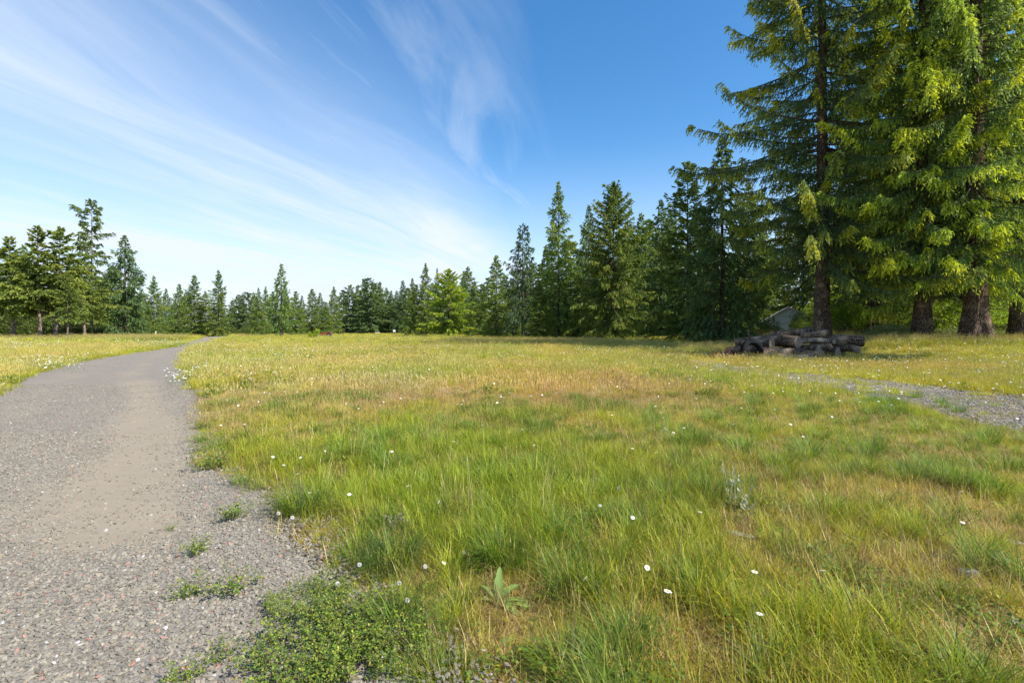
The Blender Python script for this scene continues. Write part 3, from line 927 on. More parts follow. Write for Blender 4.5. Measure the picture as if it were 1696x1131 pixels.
        for j in range(limbs):
            for kk in range(3):
                fs.append(base + np.array([[j * 3 + kk, j * 3 + (kk + 1) % 3, j * 3 + 3 + (kk + 1) % 3, j * 3 + 3 + kk]]))
        vv = Vv.reshape(-1, 3); ff = np.concatenate(fs)
        if dead:
            V2 = []; F2 = []
            for d_ in range(dead):
                zz = r.uniform(0.05, max(cb, 0.12) * 1.5) * H; a = r.uniform(0, 6.28); ll = r.uniform(0.8, 2.6) * Rr / 5
                p0 = np.array([0, 0, zz]); p1 = p0 + ll * np.array([math.cos(a), math.sin(a), r.uniform(-.35, .1)]); p2 = p1 + ll * 0.6 * np.array([math.cos(a + .3), math.sin(a + .3), r.uniform(-.6, 0)])
                o_ = len(V2)
                for q, w_ in ((p0, .03), (p1, .016), (p2, .005)):
                    for kk in range(3):
                        V2.append(q + w_ * np.array([-math.sin(a) * math.cos(2.09 * kk), math.cos(a) * math.cos(2.09 * kk), math.sin(2.09 * kk)]))
                for j in range(2):
                    for kk in range(3): F2.append([o_ + j * 3 + kk, o_ + j * 3 + (kk + 1) % 3, o_ + j * 3 + 3 + (kk + 1) % 3, o_ + j * 3 + 3 + kk])
            ff = np.concatenate([ff, np.array(F2) + len(vv)]); vv = np.concatenate([vv, np.array(V2)])
        br = mesh_np('branches', vv, ff, M_twig)
    return (trunk, br, crown, H, Rr)


def plant_tree(kit, name, x, y, H, label, group=None, rz=0.0, wide=1.0, z=None, cat='tree'):
    tk, br, cr, H0, R0 = kit
    o = empty(name, (x, y, hz(x, y) if z is None else z), rz)
    s = H / H0
    o.scale = (s * wide, s * wide, s)
    link('trunk', tk, o)
    if br is not None: tag(link('branches', br, o), kind='stuff')
    link('crown', cr, o)
    return tag(o, label, cat, group)


FIRC = dict(dark=(0.056, 0.095, 0.025), mid=(0.144, 0.201, 0.041), tipc=(0.21, 0.25, 0.04))
# middle-distance firs and spruces
KF = [conifer(1000 + i, 24, (6.2, 7.0, 6.6, 5.6)[i], 0.05, 10.0, 0.30, 5, 0.24, 0.075, droop=0.35, hang=0.3, e_low=-0.12, e_top=0.75, p=(0.68, 0.75, 0.62, 0.8)[i % 4], lbl=1.5, tips=(0.28, 0.35, 0.22, 0.3)[i % 4],
              ragged=0.45, lobe=0.34, limbs=3, dead=10, **FIRC) for i in range(4)]
KS = [conifer(1100 + i, 22, 5.4, 0.04, 10.0, 0.30, 5, 0.24, 0.07, droop=0.7, hang=0.6, e_low=-0.25, e_top=0.5, p=0.85, lbl=1.3, tips=0.15, tipup=0.22, limbs=3, dead=8,
              dark=(0.048, 0.083, 0.034), mid=(0.106, 0.165, 0.055), tipc=(0.15, 0.20, 0.05), ragged=0.42, lobe=0.3) for i in range(3)]
KP = [conifer(1200 + i, 17, 6.0, (0.27, 0.30, 0.32)[i], 10, 0.28, 6, 0.25, 0.08, droop=0.15, hang=0.28, e_low=-0.05, e_top=0.75, p=0.7, narrow_top=0.3, lbl=1.3, tips=0.5, limbs=4, dead=22, bark=M_barkP, tr=0.3,
              dark=(0.075, 0.091, 0.021), mid=(0.120, 0.175, 0.036), tipc=(0.20, 0.235, 0.045), ragged=0.55, lobe=0.45, lean=((0.8, 0.2), (-0.5, 0.3), (1.0, 0))[i]) for i in range(3)]
K_tall = conifer(1301, 25, 6.2, 0.26, 5.0, 0.26, 6, 0.25, 0.085, droop=0.4, hang=0.5, e_low=-0.1, e_top=0.6, p=0.5, lbl=1.5, tips=0.12, limbs=5, dead=16, bark=M_barkP, tr=0.30,
                 dark=(0.053, 0.081, 0.025), mid=(0.125, 0.165, 0.040), tipc=(0.15, 0.16, 0.035), ragged=0.65, lobe=0.6)
K_iso = conifer(1302, 14.5, 4.4, 0.12, 12, 0.26, 5, 0.20, 0.06, droop=0.5, hang=0.4, e_low=-0.3, e_top=0.35, p=0.95, narrow_top=0.2, lbl=1.1, tips=0.25, tipup=0.3, limbs=3, dead=4, tr=0.34, bark=M_barkP, flare=0.2,
                dark=(0.053, 0.091, 0.028), mid=(0.131, 0.195, 0.046), tipc=(0.17, 0.22, 0.045), lobe=0.35)
K_bright = conifer(1303, 16, 7.4, 0.10, 12, 0.28, 6, 0.23, 0.075, droop=0.2, hang=0.2, e_low=-0.02, e_top=0.7, p=0.58, lbl=1.5, tips=0.75, limbs=3, dead=6,
                   dark=(0.088, 0.134, 0.021), mid=(0.188, 0.262, 0.032), tipc=(0.28, 0.33, 0.03), ragged=0.42, lobe=0.35)
K_spire = conifer(1304, 22, 4.3, 0.10, 6, 0.26, 6, 0.22, 0.07, droop=0.8, hang=0.7, e_low=-0.35, e_top=0.3, p=0.7, lbl=1.15, tips=0.1, tipup=0.35, limbs=4, dead=8,
                  dark=(0.045, 0.076, 0.039), mid=(0.100, 0.146, 0.063), tipc=(0.12, 0.16, 0.06), ragged=0.4, lobe=0.45)
K_big = conifer(1305, 24, 8.6, 0.07, 14, 0.26, 6, 0.21, 0.065, droop=0.4, hang=0.4, e_low=-0.15, e_top=0.75, p=0.56, lbl=1.4, tips=0.42, limbs=3, dead=24, tr=0.42,
                dark=(0.060, 0.098, 0.023), mid=(0.150, 0.201, 0.041), tipc=(0.21, 0.24, 0.045), ragged=0.42, lobe=0.32)
# far trees: fewer, larger sprays
KD = [conifer(1400 + i, 26, (6.6, 7.6, 5.8, 7.2)[i], 0.01, 7.0, 0.55, 4, 0.40, 0.16, droop=0.4, hang=0.35, e_low=-0.15, e_top=0.7, p=(0.7, 0.55, 0.8, 0.6)[i], lbl=1.9, tips=0.12, limbs=0,
              dark=(0.050, 0.083, 0.032), mid=(0.112, 0.159, 0.053), tipc=(0.14, 0.17, 0.05), ragged=0.5, lobe=0.4, rings=5, sides=7) for i in range(4)]

# left-hand wood
GL = 'mossy firs of the wood left of the road'
for (x, yb, top, kit, nm, wd, lab) in (
        (22, 72, 392, KP[0], 'pine_tree', 1.05, 'mossy conifer with pale leaning forked trunk, cut by the left edge of the photo'),
        (66, 72, 376, KP[1], 'pine_tree', 0.95, 'mossy olive conifer with two pale bare trunks side by side in the left wood'),
        (92, 73, 374, KP[2], 'pine_tree', 0.95, 'olive conifer with bare leaning trunk just left of the tallest sparse pine'),
        (112, 70, 452, KP[1], 'pine_tree', 0.8, 'slim low mossy conifer on a thin bare trunk, in front of the tall sparse pine'),
        (152, 92, 330, K_tall, 'pine_tree', 0.85, 'tallest tree of the left wood, sparse ragged crown with gaps and visible trunk'),
        (207, 92, 388, KS[0], 'spruce_tree', 1.15, 'dense dark conical spruce right of the tallest sparse pine, branches down to the grass'),
        (140, 84, 430, KP[0], 'pine_tree', 1.1, 'broad mossy conifer filling in under the tall sparse pine'),
        (255, 118, 456, KF[1], 'fir_tree', 0.9, 'dark fir just right of the conical spruce, left of the road'),
        (297, 150, 470, KF[2], 'fir_tree', 0.8, 'small pointed fir left of the road between taller trees'),
        (322, 130, 455, KF[0], 'fir_tree', 0.95, 'fir with double top beside the road bend, bare trunk base'),
        (362, 128, 447, KF[3], 'fir_tree', 0.9, 'tall dark fir standing where the road bends away'),
        (40, 88, 405, KF[1], 'fir_tree', 1.0, 'dark fir standing behind the pale mossy trunks at far left'),
        (185, 110, 440, KF[2], 'fir_tree', 1.2, 'bushy fir filling the gap between sparse pine and conical spruce'),
        (-30, 80, 380, KP[2], 'pine_tree', 1.0, 'mossy conifer mostly outside the left edge of the photo'),
        (235, 125, 478, KS[1], 'spruce_tree', 1.3, 'low dark spruce tucked beside the conical spruce'),
):
    X, Y = px(x, 0, yb)
    H = (HOR - top) / 848.0 * yb + EYE - hz(X, Y)
    plant_tree(kit, nm, X, Y, H, lab, 'trees of the wood left of the road', rz=x * 0.7, wide=wd)

r_w = rs(5)
# middle trees standing at the meadow's edge
for (x, yb, top, kit, nm, wd, lab) in (
        (466, 97, 436, K_iso, 'spruce_tree', 1.0, 'slender pointed spruce alone in the meadow with pale bare trunk'),
        (743, 123, 447, K_bright, 'fir_tree', 1.0, 'bright lime green broad fir standing forward in the middle of the tree line'),
        (428, 135, 476, KF[1], 'fir_tree', 0.9, 'dark fir just left of the slender lone spruce'),
        (440, 160, 474, KF[3], 'fir_tree', 0.8, 'pointed fir rising directly behind the lone spruce on its left'),
        (490, 140, 482, KF[2], 'fir_tree', 1.1, 'dark fir half hidden behind the slender lone spruce on its right'),
        (517, 165, 478, KF[0], 'fir_tree', 1.25, 'round-shouldered dense fir behind the small bright bush'),
        (540, 168, 500, KF[2], 'fir_tree', 1.3, 'low wide fir behind the red tractor'),
        (553, 190, 474, KF[3], 'fir_tree', 1.1, 'pointed grey green fir above the red tractor'),
        (683, 150, 460, KF[1], 'fir_tree', 0.95, 'dark fir left of the double topped tall fir behind the lime fir'),
        (705, 150, 435, KF[3], 'fir_tree', 0.95, 'tallest dark fir just left behind the lime green fir'),
        (724, 170, 444, KS[1], 'spruce_tree', 0.7, 'slim spire rising right behind the lime green fir'),
        (768, 165, 448, KS[2], 'spruce_tree', 0.85, 'twin-looking slim dark spruce right of the lime green fir'),
        (822, 108, 422, KF[0], 'fir_tree', 1.1, 'medium green fir with visible straight trunk between lime fir and droopy spire'),
        (800, 122, 470, KF[2], 'fir_tree', 1.2, 'short dark fir right beside the lime green fir'),
        (866, 96, 368, K_spire, 'spruce_tree', 1.15, 'open droopy-branched dark spire left of the two tallest middle trees'),
        (925, 85, 300, KF[3], 'fir_tree', 0.85, 'tall straight dark fir, left of the two tallest middle trees'),
        (975, 92, 338, KS[0], 'spruce_tree', 0.9, 'narrow dark spruce squeezed between the two tallest middle trees'),
        (1016, 78, 306, K_big, 'fir_tree', 0.98, 'broad full sunlit fir with bare forked base in the middle of the tree line'),
        (1062, 98, 352, KF[1], 'fir_tree', 1.0, 'dark fir behind the right shoulder of the broad sunlit fir'),
        (893, 82, 470, KF[2], 'fir_tree', 1.35, 'young bushy fir low in front of the tall straight fir'),
        (850, 104, 468, KF[1], 'fir_tree', 1.35, 'young dark fir under the droopy spire'),
        (958, 84, 450, KF[0], 'fir_tree', 1.4, 'low dark fir filling the gap left of the broad sunlit fir'),
        (780, 130, 500, KF[3], 'fir_tree', 1.4, 'low young fir in the shade right of the lime green fir'),
        (1139, 62, 267, KF[2], 'fir_tree', 1.12, 'tall dark fir with bare lower trunk left of the overhanging spruces'),
        (1196, 52, 224, KS[0], 'spruce_tree', 1.3, 'dark spruce with sharp top, left neighbour of the giant spruces'),
        (1240, 76, 300, KF[1], 'fir_tree', 1.0, 'dark fir half hidden behind the left arm of the giant spruce'),
        (1095, 84, 330, KS[1], 'spruce_tree', 1.2, 'dark spruce behind and left of the tall bare-trunked fir'),
        (1170, 70, 400, KF[0], 'fir_tree', 1.2, 'low dense fir between the two dark trees left of the giant spruces'),
):
    X, Y = px(x, 0, yb)
    H = (HOR - top) / 848.0 * yb + EYE - hz(X, Y)
    wd *= r_w.uniform(0.78, 0.95)
    plant_tree(kit, nm, X, Y, H, lab, 'conifers along the edge of the meadow', rz=x * 0.37, wide=wd)

# far tree line, alike at this size
r = rs(77)
FARL = 'distant dark conifer in the tree line at the far end of the meadow'
for (x, yb, top) in ((275, 210, 486), (310, 230, 490), (340, 220, 487), (385, 240, 500), (395, 250, 494), (408, 230, 484), (420, 260, 492), (452, 250, 489), (475, 250, 492), (500, 240, 490), (530, 250, 490),
                     (568, 270, 486), (580, 250, 475), (592, 260, 478), (602, 245, 472), (611, 235, 463), (622, 245, 469), (629, 250, 472), (640, 290, 484), (648, 260, 481), (657, 250, 486), (667, 235, 471),
                     (675, 240, 480), (690, 240, 476), (716, 230, 470), (735, 230, 474), (752, 220, 468), (775, 215, 450), (786, 215, 470), (808, 200, 462), (836, 190, 455), (862, 180, 450), (884, 170, 440),
                     (905, 160, 420), (945, 150, 405), (990, 150, 400), (1035, 140, 390), (1075, 130, 380), (1110, 120, 372), (1150, 115, 380), (1190, 110, 390), (1225, 105, 400), (1265, 105, 395),
                     (225, 190, 492), (200, 180, 480), (165, 170, 470), (130, 160, 455), (95, 150, 450), (60, 150, 445), (25, 150, 440), (-10, 150, 450), (245, 215, 500), (290, 250, 500), (365, 255, 496)):
    X, Y = px(x, 0, yb)
    H = ((HOR - top) / 848.0 * yb + EYE) * r.uniform(1.0, 1.14)
    plant_tree((KD + [KS[2], KF[0], KF[3]])[r.randint(0, 7)], 'fir_tree', X, Y, H, FARL, 'distant conifers at the end of the meadow', rz=r.uniform(0, 6), wide=r.uniform(1.0, 1.45))

# the giant spruces on the right
HER = dict(p=0.52, droop=1.0, hang=0.72, e_low=-0.30, e_top=0.40, fnoise=0.5, sag=0.15, tipup=0.20, lbl=1.15, tips=0.6, limbs=6, dead=30, bark=M_barkH, rings=46, sides=40,
           dark=(0.053, 0.088, 0.039), mid=(0.131, 0.183, 0.071), tipc=(0.33, 0.34, 0.03), ragged=0.55, lobe=0.45)
H1 = conifer(2001, 45, 9.6, 0.130, 8.0, 0.125, 7, 0.155, 0.040, tr=0.56, flare=0.35, **dict(HER, e_low=-0.27))
HER2 = dict(HER); HER2.update(tips=0.85, tipc=(0.36, 0.41, 0.03), mid=(0.144, 0.213, 0.052), e_low=-0.42, droop=0.8)
H2 = conifer(2002, 39, 7.8, 0.135, 7.6, 0.125, 7, 0.145, 0.040, tr=0.54, flare=0.6, **HER2)
HER3 = dict(HER2); HER3.update(tips=1.0)
H3 = conifer(2003, 40, 7.8, 0.145, 7.4, 0.13, 7, 0.150, 0.040, tr=0.72, flare=0.65, **HER3)
GH = 'giant spruces on the right'
for (x, yb, H, kit, rz, wd, lab) in (
        (1362, 40, 44, H1, 0.3, 0.98, 'giant spruce behind the log pile, long drooping branches reaching left into the sky'),
        (1528, 36, 38, H2, 1.9, 0.95, 'giant spruce with dark rough trunk, second from the right of the big trunks'),
        (1616, 34, 39, H3, 0.8, 0.9, 'giant spruce with the thickest flared trunk, near the right edge'),
        (1688, 40, 39, H2, 4.2, 1.0, 'giant spruce at the right edge of the photo, trunk half cut by the frame'),
        (1450, 52, 39, H3, 3.6, 1.0, 'giant spruce standing behind, between the log pile tree and the dark rough trunk'),
        (1600, 52, 41, H1, 2.2, 1.0, 'giant spruce in the second row, behind the thickest trunk'),
):
    X, Y = px(x, 0, yb)
    plant_tree(kit, 'spruce_tree', X, Y, H, lab, GH, rz=rz, wide=wd)
K_shade = conifer(1306, 31, 4.2, 0.62, 12, 0.28, 5, 0.26, 0.08, droop=0.4, hang=0.3, e_low=-0.1, e_top=0.7, p=0.6, lbl=1.3, tips=0.2, limbs=3, dead=14, **FIRC)  # added, unseen fir; crown shaped high so its shadow lands on the log pile
plant_tree(K_shade, 'fir_tree', 35.2, 18.5, 31, 'tall high-crowned fir, unseen beyond the right edge, added to shade the log pile', 'giant spruces on the right')
for (x, yb, top, kit, lab) in ((1330, 75, 330, KF[0], 'dark fir behind the white house'), (1400, 78, 300, KF[3], 'dark fir in the back row right of the white house'),
                               (1480, 72, 280, KF[1], 'dark fir in the back row behind the wooden frame'), (1560, 70, 250, KF[2], 'dark fir in the back row between the two thick trunks'),
                               (1650, 66, 260, KF[0], 'dark fir in the back row at the right edge')):
    X, Y = px(x, 0, yb)
    plant_tree(kit, 'fir_tree', X, Y, (HOR - top) / 848.0 * yb + EYE, lab, 'conifers behind the giant spruces', rz=x, wide=1.2)

r = rs(99)
for x in (1275, 1345, 1415, 1455, 1500, 1535, 1585, 1625, 1670, 1720, 1770):
    yb = r.uniform(88, 104)
    X, Y = px(x, 0, yb)
    plant_tree(KD[r.randint(0, 4)], 'fir_tree', X, Y, r.uniform(13, 18), 'dark fir closing the back of the grove behind the giant spruces', 'firs at the back of the grove', rz=r.uniform(0, 6), wide=1.15)


# ------------------------------------------------------------------ broadleaf bushes
def bush_mesh(seed, Rr, H, n, leaf, cols, lobes=9, flat=0.8):
    r = rs(seed)
    lc = np.stack([r.normal(0, .5, lobes) * Rr, r.normal(0, .5, lobes) * Rr, r.uniform(.25, .8, lobes) * H], 1)
    lr = r.uniform(.3, .55, lobes) * min(Rr, H)
    k = r.randint(0, lobes, n)
    d = r.normal(0, 1, (n, 3)); d /= np.linalg.norm(d, axis=1)[:, None]
    c = lc[k] + d * (lr[k] * r.uniform(0.3, 1.05, n) ** 0.6)[:, None] * np.array([1, 1, flat])
    c[:, 2] = np.clip(c[:, 2], 0.05, None)
    f = r.normal(0, 1, (n, 3)); f[:, 2] -= .3; f /= np.linalg.norm(f, axis=1)[:, None]
    w_ = np.cross(f, r.normal(0, 1, (n, 3)) * np.array([1, 1, .4])); w_ /= np.linalg.norm(w_, axis=1)[:, None]
    L = (leaf * r.uniform(.6, 1.3, n))[:, None]
    V = np.stack([c - f * L, c + w_ * L * .6, c + f * L, c - w_ * L * .6], 1).reshape(-1, 3)
    col = np.array(cols)[r.randint(0, len(cols), n)] * (0.7 + 0.6 * hash3(lc, seed)[k])[:, None] * r.uniform(.8, 1.2, (n, 1))
    m = MB()
    for q in range(lobes):
        m.tube([(0, 0, 0), tuple(lc[q] * np.array([.5, .5, .45])), tuple(lc[q])], [.05 * Rr ** .5, .03 * Rr ** .5, .012], 4, False)
    st = bpy.data.meshes.new('stems'); st.from_pydata(m.v, [], [x for y in m.f.values() for x in y]); st.materials.append(M_twig)
    return mesh_np('leaves', V, np.arange(n * 4).reshape(n, 4), M_leaf, np.repeat(col, 4, 0)), st


BR = [(0.20, 0.29, 0.025), (0.28, 0.36, 0.03), (0.14, 0.22, 0.022)]
DK = [(0.07, 0.115, 0.025), (0.11, 0.155, 0.03), (0.145, 0.175, 0.035)]
GY_ = [(0.20, 0.24, 0.08), (0.27, 0.29, 0.11), (0.15, 0.19, 0.07)]
BM = [bush_mesh(700, 2.2, 3.6, 5200, 0.075, BR), bush_mesh(701, 2.4, 3.0, 5200, 0.075, BR + DK), bush_mesh(702, 2.6, 2.6, 3600, 0.10, DK), bush_mesh(703, 1.6, 1.2, 5200, 0.05, GY_, 12)]


def bush(name, kit, X, Y, s, lab, grp, rz=0, zs=1.0):
    o = empty(name, (X, Y, hz(X, Y)), rz); o.scale = (s, s, s * zs)
    tag(link('leaves', kit[0], o), kind='stuff'); link('stems', kit[1], o)
    return tag(o, lab, 'bush', grp)


for i, (x, yb, s, k, lab) in enumerate((
        (1410, 66, 1.7, 0, 'tall bright bush behind the others, right of the white house'), (1530, 64, 1.7, 1, 'tall bush behind the dark rough trunk'), (1625, 62, 1.6, 0, 'tall bright bush behind the thickest trunk'),
        (1352, 62, 1.0, 1, 'leafy bush right of the white house, beside the giant spruce trunk'), (1395, 56, 1.25, 0, 'bright green bush just right of the trunk behind the logs'),
        (1432, 52, 0.95, 0, 'sunny yellow green bush left of the wooden frame'), (1470, 58, 1.15, 1, 'bright bush behind the wooden frame'),
        (1500, 48, 0.9, 1, 'green bush left of the dark rough trunk'), (1565, 48, 1.1, 0, 'bright bush seen between the two thick trunks'),
        (1580, 56, 1.3, 1, 'tall green bush behind the gap between the two thick trunks'), (1648, 50, 1.1, 0, 'bright bush right of the thickest trunk'),
        (1690, 52, 1.2, 1, 'green bush at the right edge behind the trunks'), (1262, 56, .85, 2, 'dark bush beside the white house on its left'),
        (1334, 52, 0.62, 1, 'leafy bush hiding the lower right corner of the white house'), (1230, 80, 1.4, 2, 'dark bush under the trees left of the white house'))):
    X, Y = px(x, 0, yb)
    bush('leafy_bush', BM[k], X, Y, s, lab, 'bushes behind the giant spruces', rz=i * 1.3)
for i, (x, yb, s, lab) in enumerate(((1470, 36, 1.0, 'grey green weedy mound right of the log pile'), (1500, 37.5, 0.95, 'grey green weedy mound against the dark rough trunk'), (1445, 39, 0.9, 'sunlit weedy mound below the wooden frame'),
                                     (1572, 37, 0.85, 'weedy clump between the two thick trunks'), (1650, 38, 0.75, 'weedy clump just right of the thickest trunk'))):
    X, Y = px(x, 0, yb)
    bush('weed_mound', BM[3], X, Y, s, lab, 'weedy mounds under the giant spruces', rz=i * 2.1)
# undergrowth along the edges of the woods
r = rs(88)
for (x, yb) in ((5, 84), (45, 86), (120, 88), (165, 98), (185, 100), (235, 110), (262, 130), (285, 150), (310, 165), (345, 170), (385, 175), (412, 180), (455, 185), (480, 180), (510, 170), (560, 230), (590, 240), (618, 235), (640, 240),
                (672, 220), (700, 190), (730, 180), (760, 165), (790, 150), (815, 140), (845, 125), (875, 115), (905, 105), (935, 102), (965, 100), (1045, 100), (1075, 102), (1105, 96), (1130, 90), (1165, 85)):
    X, Y = px(x, 0, yb)
    bush('dark_bush', BM[2], X, Y, r.uniform(0.9, 1.5), 'low dark undergrowth bush at the foot of the tree line', 'undergrowth bushes along the tree line', rz=r.uniform(0, 6), zs=r.uniform(.8, 1.3))
X, Y = px(519, 0, 92)
bush('young_tree', bush_mesh(720, 0.8, 1.9, 1600, 0.08, [(0.28, 0.37, 0.03), (0.36, 0.43, 0.035)], 7, 1.0), X, Y, 1.0, 'small bright yellow green bush alone in the meadow left of the red tractor', None)

# ------------------------------------------------------------------ white house, wooden frame, sign, post, tractor
M_white = plain_mat('white_siding', (0.82, 0.82, 0.82), 0.6, 0.05, 2)
M_roof = plain_mat('grey_shingles', (0.50, 0.50, 0.50), 0.9, 0.12, 8, bump=0.4)
M_glass = plain_mat('dark_glass', (0.03, 0.04, 0.05), 0.08, 0.1, 2, spec=0.6)
M_wood = plain_mat('weathered_wood', (0.22, 0.13, 0.07), 0.85, 0.25, 5, bump=0.4)
M_red = plain_mat('red_paint', (0.32, 0.035, 0.03), 0.45, 0.15, 3)
M_rub = plain_mat('black_rubber', (0.012, 0.012, 0.013), 0.9, 0.3, 6, spec=0.15)
M_steel = plain_mat('grey_steel', (0.25, 0.25, 0.25), 0.5, 0.15, 5, 0.6)
M_cream = plain_mat('cream_paint', (0.50, 0.46, 0.38), 0.7, 0.1, 3)

X, Y = px(1306, 0, 64)
house = empty('white_house', (X, Y, 0), R_(-24)); house.scale = (.80,) * 3
tag(house, 'white gabled house glimpsed through the branches behind the log pile', 'house')
m = MB()
wv = [(-3.6, 0, 0), (3.6, 0, 0), (3.6, 0, 3.3), (0, 0, 5.5), (-3.6, 0, 3.3), (-3.6, 10, 0), (3.6, 10, 0), (3.6, 10, 3.3), (0, 10, 5.5), (-3.6, 10, 3.3)]
m.add(wv, [(0, 1, 2, 3, 4), (6, 5, 9, 8, 7), (1, 6, 7, 2), (5, 0, 4, 9)])
m.build('wall', M_white, house)
for sgn in (-1, 1):
    m = MB()
    a = Vector((sgn * 4.1, -0.4, 3.0 + 0.05)); b = Vector((0, -0.4, 5.5 + 0.06)); up = Vector((0, 0, .16)); d = Vector((0, 10.8, 0))
    m.add([a, b, b + up, a + up, a + d, b + d, b + d + up, a + d + up], [(0, 1, 2, 3), (7, 6, 5, 4), (0, 4, 5, 1), (3, 2, 6, 7), (0, 3, 7, 4), (1, 5, 6, 2)])
    m.build('roof', M_roof, house)
plank = None
for i in range(18):
    z = 0.12 + i * 0.29
    hwid = 3.58 if z < 3.2 else max(0.15, 3.58 - (z - 3.2) * 1.63)
    if plank is None:
        m = MB(); m.box((0, 0, 0), (2, 0.03, 0.25)); plank = m.build('siding_plank', M_white, house); o = plank
    else:
        o = plank.copy(); COL.objects.link(o)
    o.location = (0, -0.018, z); o.scale = (hwid, 1, 1); o.rotation_euler = (R_(-4), 0, 0)
for wx in (-1.8, 1.6):
    m = MB()
    for (cx, cz, sx, sz) in ((0, .65, 1.1, .1), (0, -.65, 1.1, .1), (-.5, 0, .1, 1.2), (.5, 0, .1, 1.2), (0, 0, .06, 1.2)): m.box((cx, 0, cz), (sx, .1, sz))
    wf = m.build('window', M_white, house, loc=(wx, -0.07, 1.7))
    m = MB(); m.box((0, .02, 0), (0.92, .03, 1.2)); m.build('pane', M_glass, wf)

X, Y = px(1453, 0, 46)
fr = tag(empty('wooden_frame', (X, Y, hz(X, Y)), R_(6)), 'brown wooden frame of two posts and a crossbar before the bushes', 'frame')
for sx in (-.62, .62):
    m = MB(); m.box((sx, 0, .72), (.11, .11, 1.6)); m.build('post', M_wood, fr)
m = MB(); m.box((0, 0, 1.58), (1.55, .15, .12)); m.build('crossbar', M_wood, fr)

X, Y = px(653, 0, 215)
sg = tag(empty('white_sign', (X, Y, 0)), 'small blank white board on posts at the far end of the meadow', 'sign')
m = MB(); m.box((0, 0, 1.35), (1.0, .04, .9)); m.build('board', M_white, sg)
for sx in (-.42, .42):
    m = MB(); m.box((sx, .05, .9), (.08, .08, 1.8)); m.build('post', M_wood, sg)
X, Y = px(625, 0, 225)
bxx = tag(empty('pale_box', (X, Y, 0)), 'low pale beige box at the far end of the meadow left of the white sign', 'box')
m = MB(); m.box((0, 0, .45), (1.7, .9, .7)); m.build('body', M_cream, bxx)
m = MB(); m.box((0, 0, .84), (1.85, 1.02, .08)); m.build('lid', M_cream, bxx)
for xx, hh in ((258, 2.0),):
    X, Y = px(xx, 0, 105)
    m = MB(); m.tube([(0, 0, -.2), (0, 0, 1.15)], .075, 8); m.tube([(0, 0, 1.15), (0, 0, 1.2)], [.085, .03], 8)
    tag(m.build('marker_post', M_white, loc=(X, Y, hz(X, Y))), 'short white post at the edge of the left wood', 'post')

X, Y = px(541, 0, 118)
tr_ = empty('red_tractor', (X, Y, 0), R_(8)); tr_.scale = (.75,) * 3
tag(tr_, 'small red tractor parked at the far side of the meadow', 'tractor')
m = MB(); m.box((-.95, 0, 1.0), (1.5, .62, .5)); m.box((-1.72, 0, .95), (.06, .56, .42)); m.build('hood', M_red, tr_)
m = MB(); m.box((.1, 0, .78), (2.6, .5, .35)); m.box((-1.2, 0, .6), (.9, .3, .2)); m.build('chassis', M_steel, tr_)
m = MB(); m.box((.75, 0, 1.12), (.55, .5, .12)); m.box((1.0, 0, 1.38), (.1, .5, .45)); m.build('seat', M_rub, tr_)
m = MB(); m.tube([(1.25, -.5, .9), (1.25, -.5, 2.0), (1.25, .5, 2.0), (1.25, .5, .9)], .04, 6); m.build('roll_bar', M_steel, tr_)
m = MB(); m.tube([(-.15, 0, 1.1), (.15, 0, 1.5)], .03, 6); m.tube([(.15 + .2 * math.cos(a), .2 * math.sin(a), 1.5 + .08 * math.cos(a)) for a in np.linspace(0, 6.28, 13)], .02, 5); m.build('steering_wheel', M_rub, tr_)
m = MB(); m.tube([(-1.0, .2, 1.2), (-1.0, .2, 1.75)], .035, 6); m.build('exhaust', M_steel, tr_)
for sy in (-1, 1):
    m = MB(); m.tube([(.75 + .75 * math.cos(a), sy * .62, .72 + .75 * math.sin(a)) for a in np.linspace(.3, 2.6, 9)], .09, 5); m.build('fender', M_red, tr_)
for (wx, wr, wd_) in ((.75, .68, .36), (-1.35, .42, .24)):
    for sy in (-1, 1):
        m = MB()
        n = 20
        prof = [(.58, -.5), (.92, -.5), (1, -.35), (1, .35), (.92, .5), (.58, .5)]
        vs = [(wr * q * math.cos(2 * math.pi * i / n), wd_ * h, wr * q * math.sin(2 * math.pi * i / n)) for i in range(n) for q, h in prof]
        m.add(vs, [(i * 6 + k, ((i + 1) % n) * 6 + k, ((i + 1) % n) * 6 + (k + 1) % 6, i * 6 + (k + 1) % 6) for i in range(n) for k in range(6)])
        wo = m.build('wheel', M_rub, tr_, loc=(wx, sy * .62, wr))
        m = MB(); m.tube([(0, -wd_ * .3, 0), (0, wd_ * .3, 0)], wr * .57, 14); m.build('rim', M_steel, wo)
m = MB(); m.box((-2.1, 0, .45), (.35, 1.5, .5)); m.box((-1.9, .3, .55), (.9, .08, .1)); m.box((-1.9, -.3, .55), (.9, .08, .1)); m.build('loader_bucket', M_steel, tr_)

# ------------------------------------------------------------------ log pile
M_logb = bark_mat('log_bark', (0.040, 0.028, 0.019), (0.26, 0.19, 0.13), 11.0, 6.0, 0.06, 1.0)
M_logw = bark_mat('bare_log_wood', (0.08, 0.062, 0.045), (0.31, 0.25, 0.185), 14.0, 2.0, 0.03, 0.7)


